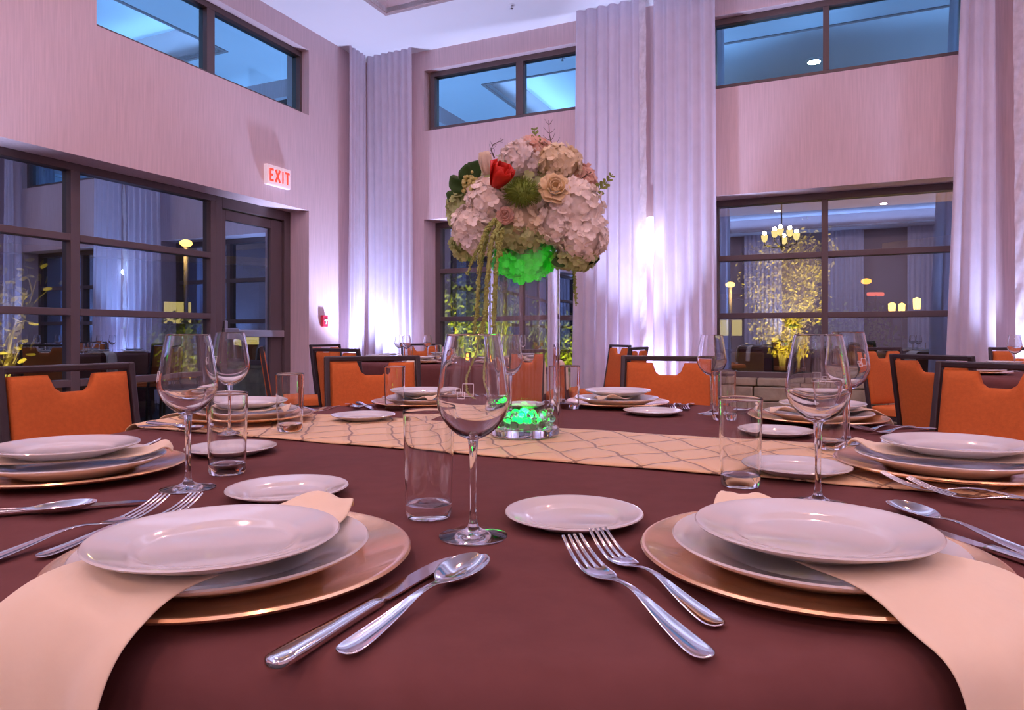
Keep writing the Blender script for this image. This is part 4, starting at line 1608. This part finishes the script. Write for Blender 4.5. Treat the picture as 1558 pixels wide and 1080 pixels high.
# ---------------------------------------------------------------- outdoors
M['ground'] = pmat('dark_paving', (0.05, 0.045, 0.04), 0.9, noise=(3, .3))
M['bark'] = pmat('pale_bark', (0.32, 0.26, 0.14), 0.9, noise=(20, .25))
M['yleaf'] = leafy('autumn_leaves', (0.50, 0.42, 0.09), .35, vary=.35, scale=3)
M['gleaf'] = leafy('shrub_leaves', (0.22, 0.28, 0.05), .3, vary=.35, scale=4)
M['stucco'] = pmat('dark_stucco', (0.20, 0.15, 0.13), 0.9, noise=(3, .1))
M['soffit'] = pmat('timber_soffit', (0.50, 0.32, 0.14), 0.7, noise=(5, .12, (1, 12, 1)))
M['lamp_y'] = emit_mat('sodium_lamp', (1.0, 0.62, 0.14), 7)
M['lamp_o'] = emit_mat('orange_lamp', (1.0, 0.36, 0.03), 5)
M['lit_win'] = emit_mat('lit_window', (1.0, 0.75, 0.25), 1.0)
M['green_sign'] = emit_mat('green_sign', (0.15, 0.9, 0.35), 0.7)
M['red_trail'] = emit_mat('red_trail', (1.0, 0.16, 0.10), 2.0)
M['hill'] = pmat('dark_hills', (0.012, 0.010, 0.014), 1.0, noise=(.05, .2))
M['wicker'] = pmat('dark_wicker', (0.09, 0.06, 0.04), 0.8, noise=(60, .3))
M['cushion'] = pmat('beige_cushion', (0.60, 0.52, 0.34), 0.85, noise=(15, .06))

# ground that stops at the room's outside walls
mb = MB()
mb.span((-60, 0.42, -0.14), (90, 90, -0.04))
mb.span((-60, -30, -0.14), (-0.42, 0.42, -0.04))
tag(mb.build('outside_ground', M['ground'], room=True, smooth=False), kind='structure')


def wp(px, py, depth):
    return Vector(((px - PX) / FPX * depth, depth, CZ - (py - HY) / FPX * depth))


def tree(base, height, spread, crown0, label, seed, nleaf, leaf, mat='yleaf', trunks=5, name='autumn_tree', lsize=None):
    rnd = random.Random(seed)
    t = empty(name, base, 0, label, 'tree', 'trees and shrubs outside the windows')
    mb = MB()
    tips = []
    for k in range(trunks):
        a = 2 * PI * k / trunks + rnd.uniform(-.4, .4)
        r_ = spread * rnd.uniform(.25, .9)
        top = Vector((r_ * math.cos(a), r_ * math.sin(a), height * rnd.uniform(.7, .98)))
        pts = [Vector((0, 0, 0)), Vector((top.x * .08, top.y * .08, crown0 * .6)), Vector((top.x * .5, top.y * .5, height * .5)), top]
        mb.tube(pts, [height * .016, height * .013, height * .008, height * .002], 7)
        for j in range(8):
            u = rnd.uniform(.35, .95)
            i = 1 if u < .6 else 2
            q = pts[i].lerp(pts[i + 1], (u - .35) / .25 if i == 1 else (u - .6) / .4)
            e = q + Vector((rnd.uniform(-1, 1) * spread * .45, rnd.uniform(-1, 1) * spread * .45, rnd.uniform(-.05, .3) * height))
            mb.tube([q, (q + e) / 2 + Vector((0, 0, .02)), e], [height * .005, height * .003, height * .001], 5)
            tips += [e, (q + e) / 2]
        tips.append(top)
    mb.build('trunk', M['bark'], t, recalc=False)
    mb = MB()
    for k in range(nleaf):
        q = rnd.choice(tips) + Vector((rnd.gauss(0, 1), rnd.gauss(0, 1), rnd.gauss(0, 1))) * spread * .16
        if q.z < crown0 * .7:
            q.z = crown0 * rnd.uniform(.7, 1.2)
        d = Vector((rnd.gauss(0, 1), rnd.gauss(0, 1), rnd.gauss(0, 1) - .3)).normalized()
        mb.petal(q, d, d.orthogonal(), leaf, leaf * .6, nu=1, nv=2)
    fo = mb.build('foliage', M[mat], t, recalc=False, angle=None)
    fo['kind'] = 'stuff'
    return t


p = wp(1190, 560, 13.5)
tree((p.x, p.y, -.04), 2.75, .85, .9, 'tree with yellow leaves lit from below, outside the right window', 3, 9000, .062, trunks=6)
light('tree_uplight', 'SPOT', (p.x - .2, p.y - 2.2, .05), 1500, (1.0, .78, .22), size=.08, spot=R(70), target=(p.x, p.y, 2.0))
p = wp(8, 560, 6.6)
tree((p.x - .1, p.y, -.04), 1.95, .42, .5, 'thin branched tree with sparse yellow leaves outside the left window', 8, 330, .075, trunks=5)
light('tree_uplight', 'SPOT', (p.x + .5, p.y - .25, .05), 160, (1.0, .80, .25), size=.06, spot=R(80), target=(p.x, p.y, 1.5))
p = wp(705, 560, 12.0)
tree((p.x, p.y, -.04), 2.0, 1.0, .5, 'leafy yellow green shrub outside the window behind the bouquet', 12, 3000, .09, mat='gleaf', trunks=6, name='garden_shrub')
light('tree_uplight', 'SPOT', (p.x + .2, p.y - 1.4, .05), 700, (1.0, .85, .2), size=.08, spot=R(85), target=(p.x, p.y, 1.2))
p = wp(872, 560, 12.5)
tree((p.x, p.y, -.04), 1.5, .7, .3, 'low yellow green shrub outside, right of the vase', 13, 1500, .085, mat='gleaf', trunks=5, name='garden_shrub')
light('tree_uplight', 'SPOT', (p.x - .1, p.y - 1.3, .05), 420, (1.0, .85, .2), size=.08, spot=R(85), target=(p.x, p.y, 1.0))
p = wp(1300, 560, 15)
tree((p.x, p.y, -.04), 1.35, 1.0, .3, 'dim low shrub outside, centre of the right window', 14, 1500, .085, mat='gleaf', trunks=5, name='garden_shrub')
p = wp(290, 560, 14)
tree((p.x, p.y, -.04), 1.3, .9, .3, 'dim low shrub outside the left window beside the door', 15, 1200, .085, mat='gleaf', trunks=5, name='garden_shrub')
light('tree_uplight', 'SPOT', (p.x + .9, p.y - .9, .05), 160, (1.0, .85, .2), size=.08, spot=R(85), target=(p.x, p.y, .8))


def lamp_post(px, py, depth, label, mat='lamp_y', power=60, col=(1, .72, .3), head=.16):
    p_ = wp(px, py, depth)
    t = empty('street_lamp', (p_.x, p_.y, -.04), 0, label, 'street lamp', 'street lamps outside')
    MB().tube([(0, 0, 0), (0, 0, p_.z - .02)], .05, 8).build('pole', M['stucco'], t)
    MB().sphere((0, 0, p_.z + .04), (head, head, head * .6), 12, 8).build('lamp_head', M[mat], t)
    if power:
        light('street_lamp_glow', 'POINT', (p_.x, p_.y - .3, p_.z - .25), power, col, size=.1)


lamp_post(283, 370, 16, 'bright yellow street lamp outside the left window', head=.14)
lamp_post(1111, 433, 20, 'yellow street lamp outside, left side of the right window', head=.14)
lamp_post(1318, 428, 34, 'small orange street lamp outside, centre of the right window', 'lamp_o', 0, head=.24)
lamp_post(1142, 427, 45, 'tiny distant street lamp behind the lit tree', 'lamp_y', 0, head=.10)


def building(loc, size, rz, label, wins, wall='stucco'):
    """box building with lit windows on its near face; wins = (x, z, w, h, material)"""
    t = empty('building', loc, rz, label, 'building', 'buildings outside')
    sx_, sy_, sz_ = size
    MB().span((-sx_ / 2, 0, 0), (sx_ / 2, sy_, sz_)).build('wall', M[wall], t, smooth=False)
    MB().span((-sx_ / 2 - .4, -.5, sz_), (sx_ / 2 + .4, sy_ + .4, sz_ + .25)).build('roof', M['soffit'], t, smooth=False)
    for (x, z, ww, h, mt) in wins:
        f_ = MB().span((x - ww / 2 - .06, -.05, z - .06), (x + ww / 2 + .06, 0, z + h + .06)).build('window', M['bronze'], t, smooth=False)
        MB().span((x - ww / 2, -.07, z), (x + ww / 2, -.05, z + h)).build('pane', M[mt], f_, smooth=False)
    return t


# building at the left, seen through the left windows and door
building((-13.5, 21, -.04), (13, 6, 3.4), R(32), 'dark low building with a few lit windows outside the left wall',
         [(-4.5, 1.9, .7, .5, 'lit_win'), (3.0, 1.4, .8, .7, 'lit_win'), (3.2, .6, .5, .5, 'green_sign'), (5.2, .7, .7, .5, 'lit_win')])
# building wing at the right, seen through the right window
b1 = building((11.2, 15.2, -.04), (5.0, 6, 3.1), R(-62), 'building wing with wall lanterns outside, right part of right window',
              [(-.9, 1.2, .9, 1.1, 'lit_win'), (1.0, .4, .8, 1.6, 'lit_win')])
building((9.8, 31, -.04), (5, 5, 2.6), R(-10), 'pale low building behind the street lamp outside the right window', [(0, 1.0, 1, .7, 'lit_win')], wall='cushion')
for (px, py, dp, lb) in ((1357, 470, 12.0, 'wall lantern outside the right window, leftmost of three'), (1372, 470, 13.0, 'wall lantern outside the right window, middle of three'), (1395, 463, 11.5, 'tallest wall lantern outside the right window, rightmost of three')):
    p_ = wp(px, py, dp)
    t = empty('path_lantern', (p_.x, p_.y, -.04), 0, lb, 'lantern', 'lanterns outside the right window')
    MB().tube([(0, 0, 0), (0, 0, p_.z - .05)], .02, 8).build('post', M['black'], t)
    MB().lathe([(0, -.08), (.05, -.08), (.06, .09), (0, .12)], 12, (0, 0, p_.z + .04)).build('lamp_glass', M['lamp_y'], t)
p_ = wp(1332, 446, 30)
sg = empty('red_light_trail', (p_.x, p_.y, -.04), 0, 'small glowing bar for a red light trail outside the right window', 'sign')  # post and glowing bar made up for a streak of red light
MB().tube([(0, 0, 0), (0, 0, p_.z)], .05, 8).build('post', M['stucco'], sg)
MB().box((0, 0, p_.z), (.75, .12, .16)).build('trail_bar', M['red_trail'], sg, smooth=False, mods=[('bevel', .05, 2)])
# hills
mb = MB()
rnd = random.Random(2)
hz = [rnd.uniform(5, 9) for _ in range(26)]


def hf(u, v):
    k = u * 24
    i = int(k)
    f_ = k - i
    f_ = f_ * f_ * (3 - 2 * f_)
    h = hz[i] * (1 - f_) + hz[min(i + 1, 25)] * f_
    return (-160 + 330 * u, 120 + 30 * v, h * math.sin(PI * min(1, .02 + v)) - .1)


tag(mb.grid(hf, 120, 8).build('hills', M['hill'], angle=None), kind='structure')
# timber soffit over the terrace, lit warm
tag(MB().span((3.2, 0.42, 2.62), (9.5, 2.95, 2.75)).build('outside_canopy', M['soffit'], room=True, smooth=False), kind='structure')
for x in (4.4, 5.6, 6.6):
    light('canopy_lamp', 'SPOT', rw(x, 2.3, .3), 120, (1.0, .62, .2), size=.06, spot=R(110), target=rw(x, 2.2, 2.6))


# terrace armchairs
def patio_chair(p_, rz, label):
    t = empty('patio_armchair', (p_.x, p_.y, -.04), rz, label, 'chair', 'terrace armchairs')
    MB().span((-.32, -.3, .12), (.32, .32, .36)).build('base', M['wicker'], t, smooth=False, mods=[('bevel', .03, 2)])
    MB().span((-.32, .24, .36), (.32, .34, .82)).build('backrest', M['wicker'], t, smooth=False, mods=[('bevel', .03, 2)])
    for s in (-1, 1):
        MB().span((s * .32, -.3, .36), (s * .25, .24, .58)).build('armrest', M['wicker'], t, smooth=False, mods=[('bevel', .02, 2)])
    for sx_ in (-.28, .28):
        for sy_ in (-.26, .28):
            MB().span((sx_ - .025, sy_ - .025, 0), (sx_ + .025, sy_ + .025, .13)).build('leg', M['wicker'], t, smooth=False)
    MB().span((-.24, -.28, .36), (.24, .22, .46)).build('seat_cushion', M['cushion'], t, smooth=False, mods=[('bevel', .03, 2)])
    MB().span((-.24, .14, .46), (.24, .24, .80)).build('back_cushion', M['cushion'], t, smooth=False, mods=[('bevel', .03, 2)])


for (px, dp, rz, lb) in ((1152, 8.6, R(20), 'wicker terrace armchair with beige cushions outside, below the lit tree'), (1106, 9.4, R(-30), 'wicker terrace armchair outside beside the pale curtain'),
                         (1300, 9.0, R(160), 'wicker terrace armchair outside, centre of the right window'), (200, 9.5, R(40), 'wicker terrace armchair outside the left window')):
    p_ = wp(px, 560, dp)
    patio_chair(p_, rz, lb)
